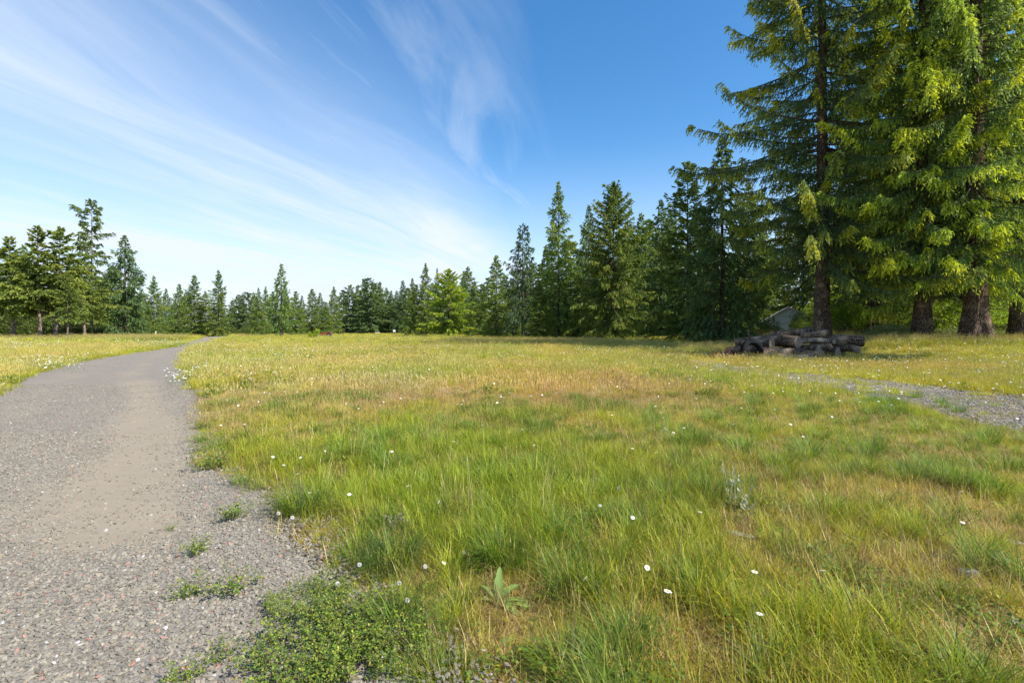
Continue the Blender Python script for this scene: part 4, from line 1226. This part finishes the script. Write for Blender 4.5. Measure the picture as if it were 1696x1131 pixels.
def end_mat():
    m, t = new_mat('cut_wood')
    tc_ = t.n('ShaderNodeTexCoord').outputs['Object']
    wv_ = t.n('ShaderNodeTexWave', {'wave_type': 'RINGS', 'rings_direction': 'X'}, Vector=tc_, Scale=9.0, Distortion=2.5, Detail=3.0)
    n = t.noise(tc_, 5, 5)
    c = t.mix(wv_.outputs[1], (0.11, 0.085, 0.065, 1), (0.25, 0.20, 0.15, 1))
    c = t.mix(t.sstep(n, 0.45, 0.7), c, (0.10, 0.085, 0.07, 1))
    p = t.n('ShaderNodeBsdfPrincipled', None, Base_Color=c, Roughness=0.9)
    bp = t.n('ShaderNodeBump', None, Strength=0.5, Distance=0.02, Height=n)
    t.t.links.new(bp.outputs[0], p.inputs['Normal'])
    t.n('ShaderNodeOutputMaterial', None, Surface=p.outputs[0])
    return m


M_end = end_mat()


def log(seed, p0, p1, r0, r1, lab, mat=None, stub=None, ends=(1, 1)):
    """log from p0 to p1; local X runs along it"""
    r = rs(seed)
    p0 = Vector(p0); p1 = Vector(p1); d = p1 - p0; Lg = d.length
    o = empty('log', p0)
    o.rotation_mode = 'QUATERNION'; o.rotation_quaternion = d.to_track_quat('X', 'Z')
    ns, nr = 22, 12
    th = np.linspace(0, 2 * np.pi, ns, endpoint=False); xs = np.linspace(0, Lg, nr)
    Xg, T = np.meshgrid(xs, th, indexing='ij')
    rad = (r0 + (r1 - r0) * Xg / Lg) * (1 + 0.10 * (2 * vnoise(np.cos(T) * 2.5 + 5, np.sin(T) * 2.5 + Xg * 1.2, seed) - 1) + 0.05 * (2 * vnoise(T * 4, Xg * 5, seed + 2) - 1) + 0.03 * np.sin(T * 9 + seed))
    by = 0.08 * r.normal() * np.sin(Xg / Lg * np.pi); bz = 0.06 * r.normal() * np.sin(Xg / Lg * np.pi)
    V = np.stack([Xg, rad * np.cos(T) + by, rad * np.sin(T) + bz], -1)
    ii = np.arange(ns * nr).reshape(nr, ns)
    Ff = np.stack([ii[:-1], np.roll(ii[:-1], -1, 1), np.roll(ii[1:], -1, 1), ii[1:]], -1).reshape(-1, 4)
    link('bark', mesh_np('bark', V.reshape(-1, 3), Ff, mat or M_logb, None, True), o)
    for e_, i in ((ends[0], 0), (ends[1], nr - 1)):
        if not e_: continue
        ring = V[i].copy(); sgn = -1 if i == 0 else 1
        mid = ring.mean(0)
        V2 = np.concatenate([ring * 0.97 + mid * 0.03, ring * 0.5 + mid * 0.5, mid[None]])
        V2[:ns, 0] += sgn * 0.006; V2[ns:, 0] += sgn * (0.012 + 0.02 * r.uniform(-.3, 1, ns + 1))
        k = np.arange(ns); k1 = (k + 1) % ns
        q = np.stack([k, k1, ns + k1, ns + k], 1); t3 = np.stack([ns + k, ns + k1, np.full(ns, 2 * ns)], 1)
        if sgn < 0: q = q[:, ::-1]; t3 = t3[:, ::-1]
        link('cut_end', mesh_np('cut_end', V2, [q, t3], M_end), o)
    if stub:
        m = MB(); a, b, rr = stub
        m.tube([(a, 0, 0), (a + b[0] * .5, b[1] * .5, b[2] * .55), (a + b[0], b[1], b[2])], [rr * 1.5, rr, rr * .6], 7); m.build('branch_stub', mat or M_logb, o)
    return tag(o, lab, 'log', 'logs in the pile')


LY = 28.0
lx = lambda x: (x - 848.0) / 848.0 * LY
lz = lambda y: EYE - (y - HOR) / 848.0 * LY
log(31, (lx(1256), LY - .5, .32), (lx(1306), LY - 1.0, .34), .36, .34, 'dark log lying lowest in front, its pale end turned right', ends=(1, 1))
log(32, (lx(1277), LY + 1.3, .98), (lx(1309), LY - .75, .98), .31, .33, 'log in mid pile with its round cut end facing the camera', ends=(1, 1))
log(33, (lx(1246), LY + 1.0, .88), (lx(1272), LY - .4, .90), .28, .28, 'left log of the pile with a broken branch stub pointing up', stub=(.5, (-.35, .1, .62), .06))
log(34, (lx(1292), LY + .15, 1.42), (lx(1352), LY + .45, 1.60), .15, .21, 'long tapered log lying across the top of the pile', mat=None)
log(35, (lx(1325), LY - .2, 1.33), (lx(1371), LY + .1, 1.45), .17, .20, 'short weathered log on top of the pile at its right')
log(36, (lx(1316), LY - .45, 1.00), (lx(1370), LY - .2, .98), .15, .13, 'thin pale grey barkless log in the middle of the pile', mat=M_logw)
log(37, (lx(1366), LY + .5, .98), (lx(1423), LY - .35, 1.0), .31, .29, 'thick log reaching out to the right with split pale end')
log(38, (lx(1316), LY + .8, .42), (lx(1342), LY - .85, .46), .38, .40, 'stout split block between the low front log and the right logs')
log(39, (lx(1345), LY + .9, .36), (lx(1376), LY - .6, .40), .30, .32, 'short log under the thick right log, end towards the camera')
log(40, (lx(1352), LY + 1.2, .30), (lx(1410), LY + .6, .34), .28, .25, 'shaded log at ground level beneath the thick right log')
log(41, (lx(1362), LY + 1.0, .86), (lx(1373), LY - .45, .98), .14, .13, 'small round log end poking out beside the thick right log')
log(42, (lx(1262), LY + .9, .30), (lx(1318), LY + 1.3, .34), .30, .30, 'log hidden low at the back of the pile')

log(43, (lx(1290), LY + .9, 1.36), (lx(1330), LY + .2, 1.50), .20, .17, 'crooked dark log lying behind the long tapered top log', stub=(.8, (.3, -.1, .3), .04))
log(44, (lx(1302), LY - .95, .22), (lx(1330), LY - 1.25, .26), .22, .24, 'low rotten log half sunk in the grass in front of the split block')
log(45, (lx(1330), LY - .6, .66), (lx(1362), LY - .75, .72), .17, .19, 'dark short log wedged above the split block')
log(46, (lx(1386), LY + .2, .62), (lx(1408), LY - .75, .55), .19, .20, 'short stub of log under the overhanging thick right log')

log(47, (lx(1214), LY + .9, .34), (lx(1262), LY + .1, .40), .30, .32, 'dark log at the left end of the pile behind the tyres')
log(48, (lx(1236), LY + 1.4, .92), (lx(1296), LY + 1.0, 1.20), .24, .20, 'log slanting up over the back left of the pile')
log(49, (lx(1270), LY - 1.2, .18), (lx(1322), LY - 1.7, .20), .22, .20, 'thin weathered log lying nearest in front of the pile', mat=M_logw)


def tyre(name, loc, R0, r0, tilt, rz, lab):
    n = 40
    prof = [(-.42, -.62), (-.1, -1.0), (.55, -1.02), (.95, -.82), (1.0, 0), (.95, .82), (.55, 1.02), (-.1, 1.0), (-.42, .62), (-.30, 0)]
    k = len(prof)
    vs = [((R0 + r0 * q) * math.cos(2 * math.pi * i / n), r0 * h, (R0 + r0 * q) * math.sin(2 * math.pi * i / n)) for i in range(n) for q, h in prof]
    o = empty(name, loc); o.rotation_euler = (tilt, 0, rz)
    m = MB(); m.add(vs, [(i * k + j, i * k + (j + 1) % k, ((i + 1) % n) * k + (j + 1) % k, ((i + 1) % n) * k + j) for i in range(n) for j in range(k)])
    m.build('tread_casing', M_rub, o)
    m = MB()
    for i in range(n):
        for sy in (-1, 1):
            M = Matrix.Rotation(-2 * math.pi * (i + .25 * sy) / n, 4, 'Y') @ Matrix.Translation((R0 + r0 * 1.0, sy * r0 * .45, 0)) @ Matrix.Rotation(sy * .5, 4, 'X')
            m.box((0, 0, 0), (r0 * .18, r0 * .85, R0 * .06), M)
    tag(m.build('tread_lugs', M_rub, o), kind='stuff')
    return tag(o, lab, 'tyre', 'old tyres by the log pile')


tyre('tyre', (lx(1238), LY - .6, .46), .48, .17, R_(-16), R_(12), 'old black tyre leaning on the left end of the log pile')
tyre('tyre', (lx(1226), LY + .1, .20), .46, .17, R_(-78), R_(40), 'black tyre lying flat in the grass left of the leaning tyre')
# brushwood heap
r = rs(90); m = MB()
for i in range(150):
    a = r.uniform(0, 6.28); q = .85 * math.sqrt(r.uniform()); c = Vector((q * math.cos(a), q * .6 * math.sin(a), r.uniform(.03, .62) * (1 - q * .8)))
    d = Vector((r.normal(), r.normal(), r.normal() * .35)).normalized() * r.uniform(.2, .55)
    m.tube([c - d, c + Vector(r.normal(0, .04, 3)), c + d], [.014, .011, .004], 4, False)
bh = m.build('brushwood_heap', plain_mat('red_brown_twigs', (0.16, 0.07, 0.04), 0.9, 0.4, 3), loc=(lx(1204), LY + .1, .02))
tag(bh, 'heap of reddish brown dead twigs left of the tyres', 'brush heap')

# ------------------------------------------------------------------ flowers
def daisy_meshes(seed, detail=True):
    r = rs(seed)
    V = []; Ff = []
    n = 15
    for i in range(n):
        a = 2 * math.pi * i / n + r.normal(0, .05); L = .021 * r.uniform(.88, 1.1); w_ = .0042; z1 = r.uniform(-.003, .003)
        d = np.array([math.cos(a), math.sin(a), 0]); s_ = np.array([-math.sin(a), math.cos(a), 0])
        k = len(V)
        V += [d * .005 - s_ * w_ * .5, d * .005 + s_ * w_ * .5, d * L * .7 + s_ * w_ + np.array([0, 0, .002]), d * L + np.array([0, 0, z1]), d * L * .7 - s_ * w_ + np.array([0, 0, .002])]
        Ff.append((k, k + 1, k + 2, k + 3, k + 4))
    pet = mesh_np('petals', np.array(V), np.array(Ff), M_petal)
    m = MB(); m.tube([(0, 0, -.002), (0, 0, .003), (0, 0, .0055)], [.0075, .007, .003], 9); dm = bpy.data.meshes.new('disc'); dm.from_pydata(m.v, [], [x for y in m.f.values() for x in y]); dm.materials.append(M_disc)
    m = MB(); m.tube([(.02, .01, -.34), (.008, .0, -.17), (0, 0, -.002)], [.0016, .0014, .0013], 4, False); sm = bpy.data.meshes.new('stem'); sm.from_pydata(m.v, [], [x for y in m.f.values() for x in y]); sm.materials.append(M_stem)
    return pet, dm, sm


DM = [daisy_meshes(800 + i) for i in range(3)]


def daisy_single(k, s):
    """petals, disc and stem in one mesh for flowers too small to show parts"""
    m = MB()
    r = rs(820 + k)
    for i in range(9):
        a = 2 * math.pi * i / 9; d = Vector((math.cos(a), math.sin(a), 0)); q = Vector((-math.sin(a), math.cos(a), 0))
        m.add([d * .004, d * .02 * .6 + q * .0065, d * .021 + Vector((0, 0, r.normal(0, .002))), d * .02 * .6 - q * .0065], [(0, 1, 2, 3)])
    nf = 9
    m.tube([(.02, .01, -.32), (.008, .0, -.16), (0, 0, -.002)], .0016, 3, False)
    me = bpy.data.meshes.new('daisy'); me.from_pydata(m.v, [], [f for fs in m.f.values() for f in fs]); me.materials.append(M_petal); me.materials.append(M_stem)
    mi = np.zeros(len(me.polygons), np.int32)
    for p in me.polygons:
        if p.center.z < -.01: mi[p.index] = 1
    me.polygons.foreach_set('material_index', mi)
    return me


DS = [daisy_single(k, 1) for k in range(3)]
r = rs(830)
DP = []


def dz(n, y0, y1, f):
    p = wedge(r, n, y0, y1, 1.05, 0.5)
    x, y = p[:, 0], p[:, 1]
    k = (road_in(x, y) < -0.15) & (r.uniform(0, 1, n) < f(x, y))
    DP.append(p[k])


clump = lambda x, y, s=0.5: smooth(fbm(x * s, y * s, 97, 3), 0.40, 0.72)
right = lambda x, y: smooth(x, 3, 7.5) * smooth(y, 6, 9)
dz(260, 2.4, 6.5, lambda x, y: 0.05 + 0.12 * clump(x, y, 1))
dz(1500, 6.5, 13, lambda x, y: 0.05 + 0.18 * clump(x, y) + 0.28 * right(x, y))
dz(7000, 13, 30, lambda x, y: 0.03 + 0.30 * clump(x, y) ** 2 + 0.30 * np.exp(-((x - road_r(y) - 0.8) / 1.0) ** 2) + 0.2 * right(x, y) + .35 * np.exp(-((x - road_l(y) + 1.0) / 1.2) ** 2))
dz(30000, 30, 70, lambda x, y: 0.02 + 0.45 * clump(x, y, .18) ** 2 + 0.3 * smooth(x, 20, 26))
# thick white drifts: beside the left verge, by the road's right edge, by the thick trunk, in the shade of the middle trees
for (x_, y_, sx, sy, n) in ((95, 608, 26, 7, 130), (300, 632, 14, 9, 90), (320, 625, 18, 8, 60), (1600, 578, 30, 4, 120), (50, 577, 40, 3, 240), (265, 573, 40, 3, 160), (1000, 568, 90, 2.2, 900), (1040, 563, 60, 1.5, 500), (640, 560, 50, 1.6, 700), (440, 640, 40, 8, 40), (550, 600, 90, 12, 220)):
    qx = r.normal(x_, sx, n); qy = np.maximum(r.normal(y_, sy, n), y_ - 2 * sy, )
    qy = np.maximum(qy, 555)
    Yv = 848 * EYE / (qy - HOR); DP.append(np.stack([(qx - 848) / 848 * Yv, Yv], 1))
DP = np.concatenate(DP)
DP = DP[np.argsort(np.hypot(DP[:, 0], DP[:, 1]))]
inview = np.abs(DP[:, 0]) < DP[:, 1] * 1.0
DP = np.concatenate([DP[inview], DP[~inview]])
hand = [(1072, 988), (735, 962), (1160, 892), (452, 782), (470, 786), (1258, 1078), (865, 732), (885, 752), (1155, 722), (1230, 728)]
hp = np.array([px(a, b + 24) for a, b in hand])
DP = np.concatenate([hp, DP])
NSING = 300
for i in range(NSING):
    X, Y = DP[i]
    h = r.uniform(.20, .34) if Y < 13 else r.uniform(.2, .36)
    s = r.uniform(.62, .98) * (1.0 if Y < 9 else 1.15)
    ti = (r.normal(.12, .34), r.normal(.25, .34), r.uniform(0, 6.28))
    reg = 0 if X < road_r(Y) + 1.6 and X < -2.5 else (2 if X > 2.5 else 1)
    lab = ('white daisy at the grassy edge of the gravel road', 'white daisy in the grass of the middle foreground', 'white daisy in the grass on the right towards the overgrown track')[reg]
    if i < 70:
        o = empty('daisy', (X, Y, hz(X, Y) + h)); o.rotation_euler = ti; o.scale = (s, s, s)
        pet, dm, sm = DM[i % 3]
        link('petals', pet, o); link('disc', dm, o); link('stem', sm, o)
    else:
        o = link('daisy', DS[i % 3], None, (X, Y, hz(X, Y) + h), ti, (s, s, s))
    tag(o, lab, 'flower', ('daisies at the road edge', 'daisies in the middle foreground', 'daisies on the right')[reg])
rest = DP[NSING:]; n = len(rest)
D = np.hypot(rest[:, 0], rest[:, 1])
s = r.uniform(.8, 1.15, n) * np.clip(0.95 + D / 60, 1, 2.0)
scatter('distant_daisies', np.stack([rest[:, 0], rest[:, 1], hgt(rest[:, 0], rest[:, 1]) + r.uniform(.2, .36, n)], 1), np.stack([r.normal(.12, .25, n), r.normal(.25, .25, n), r.uniform(0, 6.28, n)], 1),
        np.repeat(s[:, None], 3, 1), r.randint(0, 3, n), np.ones((n, 3)), DS)


# ------------------------------------------------------------------ named plants of the foreground
def tussock(x, y, s, n, l0, l1, cols, lab, seed, wid=0.0055, lean=.35, straw=.25):
    X, Y = px(x, y)
    v_, f_, c_ = join(blades(seed, n, .16, l0, l1, wid, lean, cols, .8, 4), blades(seed + 1, int(n * straw), .2, .08, .25, .004, .9, STR, .6, 3), heads(seed + 2, 4, .12, l1 * .8, l1 * 1.15, (.30, .24, .14), .005, .06))
    s = s * .82
    o = link('grass_tussock', mesh_np('grass_tussock', v_, f_, M_weedg, c_), None, (X, Y, hz(X, Y)), (0, 0, seed), (s, s, s))
    return tag(o, lab, 'grass tussock', 'tall grass tussocks in the foreground')


M_weedg = leaf_mat('tussock_blade', 0.36, 0.45, False, 0.0, 0.35)
DG = [(0.07, 0.135, 0.02), (0.10, 0.17, 0.022), (0.055, 0.11, 0.02), (0.13, 0.20, 0.03)]
tussock(500, 850, 1.25, 620, .16, .44, DG + GRN, 'big bright grass tussock at the road edge, nearest to the gravel', 900)
tussock(480, 770, 1.0, 420, .16, .42, GRN, 'upright grass tussock behind the big one at the road edge', 905)
tussock(650, 935, 1.25, 640, .14, .36, DG, 'dense dark green grass tussock in the middle of the foreground', 910, .005, .4)
tussock(740, 1125, .85, 460, .14, .36, DG + GRN, 'long-bladed grass tussock at the bottom edge beside the low leafy weeds', 915, .005, .5)
tussock(940, 1110, .85, 560, .14, .38, DG + GRN, 'green grass tussock at the bottom edge below the broad-leaved weed', 920, .0055, .4)
tussock(900, 880, 1.05, 360, .14, .38, GRN, 'loose grass tussock above the broad-leaved weed', 925)
tussock(1110, 858, 1.05, 330, .14, .40, DG + GRN, 'spreading grass tussock left of the silvery stalks', 930, .0055, .5)
tussock(740, 870, .95, 320, .14, .36, GRN, 'grass tussock between the dark dense one and the loose one', 935)
tussock(610, 765, 1.05, 330, .18, .42, GRN, 'tall pale grass tussock beyond the silvery leaf clump', 940)
tussock(1430, 1080, 1.2, 420, .14, .40, GRN + YGR, 'long trailing grass tussock at the bottom right', 945, .005, .7)
tussock(1330, 950, 1.0, 280, .12, .34, DG, 'green grass tussock right of the pale board piece', 950, .005, .5)
tussock(1560, 1020, 1.0, 260, .12, .34, DG + GRN, 'green grass tussock left of the pale stone', 955, .005, .6)
tussock(1120, 1000, 1.1, 300, .12, .34, GRN + YGR, 'yellowish grass tussock right of the broad-leaved weed', 960, .0045, .35)


def leafy_weed(seed, n_st, rad, h, leaf, per, cols, spreadk=.8):
    """branching stems with many small leaves; returns (leaves mesh, stems mesh)"""
    r = rs(seed); LV = []; C = []; m = MB()
    for i in range(n_st):
        a = r.uniform(0, 6.28); le = abs(r.normal(spreadk, .3)); L = h * r.uniform(.6, 1.25)
        q = rad * math.sqrt(r.uniform()); b = np.array([q * math.cos(a), q * math.sin(a), 0])
        d = np.array([math.cos(a + r.normal(0, .5)) * math.sin(le), math.sin(a + r.normal(0, .5)) * math.sin(le), math.cos(le)])
        mid = b + d * L * .5 + np.array([0, 0, .02]); e = b + d * L
        m.tube([tuple(b), tuple(mid), tuple(e)], [.0022, .0016, .0008], 3, False)
        for j in range(per):
            u_ = r.uniform(.15, 1.02); c = (b * (1 - u_) + e * u_) + r.normal(0, .018, 3)
            for k in range(3):
                az = r.uniform(0, 6.28); ti_ = r.normal(.35, .4)
                f = np.array([math.cos(az) * math.cos(ti_), math.sin(az) * math.cos(ti_), math.sin(ti_)]); s_ = np.array([-math.sin(az), math.cos(az), r.normal(0, .3)])
                l = leaf * r.uniform(.6, 1.3)
                LV += [c, c + f * l * .55 + s_ * l * .35, c + f * l, c + f * l * .55 - s_ * l * .35]
                cc_ = np.array(cols[r.randint(len(cols))]) * r.uniform(.75, 1.25)
                C += [cc_] * 4
    LV = np.array(LV); LV[:, 2] = np.maximum(LV[:, 2], .003)
    st = bpy.data.meshes.new('stems'); st.from_pydata(m.v, [], [f for fs in m.f.values() for f in fs]); st.materials.append(M_stem)
    return mesh_np('leaves', LV, np.arange(len(LV)).reshape(-1, 4), M_weed, np.array(C)), st


CLV = [(0.14, 0.23, 0.03), (0.19, 0.27, 0.03), (0.26, 0.31, 0.035), (0.09, 0.16, 0.03), (0.09, 0.15, 0.03), (0.17, 0.23, 0.03), (0.34, 0.35, 0.03), (0.20, 0.15, 0.06)]


def weed(name, x, y, kit, s, lab, grp=None, rz=0, on_road=True, cat='weed'):
    X, Y = px(x, y)
    z = float(road_z(np.array([X]), np.array([Y]))[0]) if on_road else hz(X, Y)
    s *= .8
    o = empty(name, (X, Y, z), rz); o.scale = (s, s, s)
    tag(link('leaves', kit[0], o), kind='stuff'); link('stems', kit[1], o)
    return tag(o, lab, cat, grp)


WK = [leafy_weed(960 + i, 16, .05, .17, .017, 12, CLV, .8) for i in range(3)]
MK = [leafy_weed(970 + i, 190, .36, .18, .016, 14, CLV, .7) for i in range(2)]
G_ = 'small weeds growing in the road gravel'
weed('gravel_weed', 322, 918, WK[0], .95, 'small weed in the gravel, farthest of the three in a row', G_)
weed('gravel_weed', 316, 985, WK[1], .9, 'thin dark stemmed weed in the gravel, middle left one', G_, 1)
weed('gravel_weed', 382, 985, WK[2], 1.15, 'upright weed in the gravel with an orange leaf, closest to the leafy patch', G_, 2)
weed('gravel_weed', 392, 858, WK[0], 1.25, 'weed spreading onto the gravel from the grass edge', G_, 3)
weed('gravel_weed', 300, 1135, WK[1], .8, 'weed at the bottom edge of the photo in the gravel', G_, 4)
weed('gravel_weed', 368, 1090, WK[2], .7, 'small yellowing weed low in the gravel near the bottom', G_, 5)
weed('gravel_weed', 283, 872, WK[2], .35, 'tiny sprig alone on the gravel', G_, 6)
weed('gravel_weed', 355, 775, WK[1], 1.9, 'dense green weed at the corner where the grass meets the road', G_, 1)
weed('leafy_patch', 525, 1085, MK[0], 1.0, 'low leafy yellow green weed patch spilling over the gravel, left half', 'leafy weed patches at the road edge')
weed('leafy_patch', 615, 1065, MK[1], 1.0, 'low leafy yellow green weed patch spilling over the gravel, right half', 'leafy weed patches at the road edge', 2)
weed('leafy_patch', 510, 1000, MK[1], .7, 'dark scraggly weed patch behind the low leafy patches', 'leafy weed patches at the road edge', 4)

# broad-leaved weed
X, Y = px(825, 1000)
bw = empty('broad_leaved_weed', (X, Y, hz(X, Y))); bw.scale = (.85,) * 3
tag(bw, 'weed with big upright pale green leaves in the foreground', 'weed')
r = rs(985)
for i, (az, L, lean, w_) in enumerate(((1.5, .24, .12, .04), (2.6, .17, .5, .035), (0.5, .2, .6, .045), (0.0, .26, 1.1, .04), (3.3, .14, .8, .04), (5.5, .22, 1.15, .05), (-.3, .34, 1.2, .045), (1.0, .2, .9, .04))):
    V = []; n = 7
    for k in range(n + 1):
        s_ = k / n; an = lean + s_ * .5
        c = Vector((math.cos(az) * math.sin(an), math.sin(az) * math.sin(an), math.cos(an))) * (L * s_)
        hw = w_ * (.75 + .16 * math.sin(k * 2.3 + i)) * (math.sin(math.pi * min(1, s_ * .92 + .08)) ** .7)
        q = Vector((-math.sin(az), math.cos(az), 0))
        V += [c - q * hw + Vector((0, 0, hw * .35)), c, c + q * hw + Vector((0, 0, hw * .35))]
    fs = [(k * 3 + j, k * 3 + j + 1, k * 3 + j + 4, k * 3 + j + 3) for k in range(n) for j in range(2)]
    link('leaf', mesh_np('leaf', np.array([tuple(v_) for v_ in V]), np.array(fs), M_weed, np.array([(.22, .31, .08)]) * r.uniform(.75, 1.15) * np.array([(.85, 1.0, .85), (1.25, 1.15, 1.2), (.9, 1.02, .9)] * (n + 1)), True), bw)


def silver(name, x, y, nst, h, lab, seed, rosette=10):
    X, Y = px(x, y)
    o = empty(name, (X, Y, hz(X, Y))); r = rs(seed)
    S_ = [(0.36, 0.38, 0.23), (0.30, 0.34, 0.18), (0.44, 0.44, 0.29)]
    for i in range(nst):
        hh = h * r.uniform(.5, 1.0); dx, dy = r.normal(0, .06, 2); bx, by = r.normal(0, .05, 2)
        parts = []
        m = MB(); m.tube([(bx, by, 0), (bx + dx * .5, by + dy * .5, hh * .55), (bx + dx, by + dy, hh)], [.005, .004, .0025], 5)
        V = [np.array(m.v)]; Fq = [np.array(m.f[4])]; nq = len(m.v)
        LV = []
        for k in range(10):
            u_ = r.uniform(.1, 1); c = np.array([bx + dx * u_, by + dy * u_, hh * u_]); a = r.uniform(0, 6.28); l = .07 * (1.1 - u_ * .6)
            f = np.array([math.cos(a) * .6, math.sin(a) * .6, .75]); s_ = np.array([-math.sin(a), math.cos(a), 0])
            LV += [c, c + f * l * .5 + s_ * l * .2, c + f * l, c + f * l * .5 - s_ * l * .2]
        vv = np.concatenate([V[0], np.array(LV)]); ff = np.concatenate([Fq[0], nq + np.arange(40).reshape(10, 4)])
        link('stalk', mesh_np('stalk', vv, ff, M_weed, np.array(S_)[r.randint(0, 3, len(vv))] * .9), o)
    LV = []
    for k in range(rosette):
        a = r.uniform(0, 6.28); c = np.array([r.normal(0, .05), r.normal(0, .05), .02]); l = r.uniform(.08, .15)
        f = np.array([math.cos(a) * .8, math.sin(a) * .8, r.uniform(.2, .8)]); s_ = np.array([-math.sin(a), math.cos(a), 0])
        LV += [c, c + f * l * .55 + s_ * l * .2, c + f * l, c + f * l * .55 - s_ * l * .2]
    link('leaves', mesh_np('leaves', np.array(LV), np.arange(len(LV)).reshape(-1, 4), M_weed, np.array(S_)[r.randint(0, 3, len(LV))]), o)
    return tag(o, lab, 'weed')


silver('silvery_weed', 1222, 862, 6, .40, 'silvery woolly plant with tall pale stalks right of the middle', 991)
silver('silvery_weed', 1110, 735, 3, .42, 'single silvery stalk standing in the grass beyond the tall silvery stalks', 992, 6)
silver('silver_leaf_clump', 660, 880, 9, .16, 'silvery white leaf clump behind the dense dark tussock', 993, 26)

# dandelion clocks
pm = MB(); r = rs(995)
for i in range(120):
    zz = 1 - 2 * (i + .5) / 120; a = i * 2.4; q = math.sqrt(1 - zz * zz); d = Vector((q * math.cos(a), q * math.sin(a), zz)); s_ = d.orthogonal().normalized(); t_ = d.cross(s_)
    pm.add([d * .004, d * .016 + s_ * .004, d * .019, d * .016 - s_ * .004], [(0, 1, 2, 3)]); pm.add([d * .016 + t_ * .004, d * .0185 + s_ * .002, d * .016 - t_ * .004], [(0, 1, 2)])
puff = None
for (x, y, lab) in ((595, 935, 'dandelion clock at the left foot of the dense dark tussock'), (704, 938, 'dandelion clock right below the dense dark tussock'), (559, 967, 'dandelion clock above the low leafy patch'),
                    (661, 966, 'dandelion clock between the tussock and the low leafy patch'), (674, 994, 'lowest dandelion clock, right of the low leafy patch'), (768, 915, 'dandelion clock right of the dense dark tussock'),
                    (461, 850, 'dandelion clock on the left of the big road edge tussock'), (484, 857, 'dandelion clock in front of the big road edge tussock')):
    X, Y = px(x, y + 22)
    o = tag(empty('dandelion_clock', (X, Y, hz(X, Y))), lab, 'seed head', 'dandelion clocks in the foreground')
    h = EYE - (y - HOR) / 848 * Y - hz(X, Y)
    h = min(max(h, .06), .3)
    if puff is None:
        puff = pm.build('seed_head', M_puff, o); puff.scale = (.8,) * 3; pf = puff
    else:
        pf = puff.copy(); COL.objects.link(pf); pf.parent = o
    pf.location = (0, 0, h)
    m = MB(); m.tube([(.01, .01, 0), (0, 0, h * .6), (0, 0, h)], .0022, 5, False); m.build('stem', M_stem, o)

# pale pieces lying in the grass on the right
M_pale = plain_mat('pale_weathered_wood', (0.27, 0.25, 0.20), 0.95, 0.4, 14, bump=0.8)


def chunk(name, x, y, size, rz, lab, cat, seed):
    import bmesh
    X, Y = px(x, y); r = rs(seed)
    bm = bmesh.new(); bmesh.ops.create_cube(bm, size=1.0)
    bmesh.ops.subdivide_edges(bm, edges=bm.edges[:], cuts=4, use_grid_fill=True)
    for q in bm.verts:
        q.co = Vector((q.co.x * size[0], q.co.y * size[1], q.co.z * size[2])) * (1 - .22 * max(0, abs(q.co.x) + abs(q.co.y) + abs(q.co.z) - .8)) + Vector(r.normal(0, 1, 3)) * min(size) * .07
    bmesh.ops.smooth_vert(bm, verts=bm.verts[:], factor=.5, use_axis_x=True, use_axis_y=True, use_axis_z=True)
    me = bpy.data.meshes.new(name); bm.to_mesh(me); bm.free(); me.materials.append(M_pale)
    return tag(link(name, me, None, (X, Y, hz(X, Y) + size[2] * .08), (r.normal(0, .08), r.normal(0, .08), rz)), lab, cat)


chunk('wood_piece', 1225, 908, (.20, .085, .06), -.5, 'pale weathered wood piece in the grass below the silvery stalks', 'wood piece', 1)
chunk('stone', 1603, 975, (.105, .085, .08), -.3, 'pale rounded stone in the grass at the lower right', 'stone', 2)
chunk('wood_piece', 1558, 942, (.12, .045, .035), -.35, 'small pale wood piece left above the rounded stone', 'wood piece', 3)
chunk('stone', 1682, 912, (.14, .085, .05), -.2, 'flat pale stone at the right edge of the photo', 'stone', 4)
chunk('stone', 1690, 1062, (.09, .07, .06), .4, 'pale grey stone at the lower right edge of the photo', 'stone', 5)
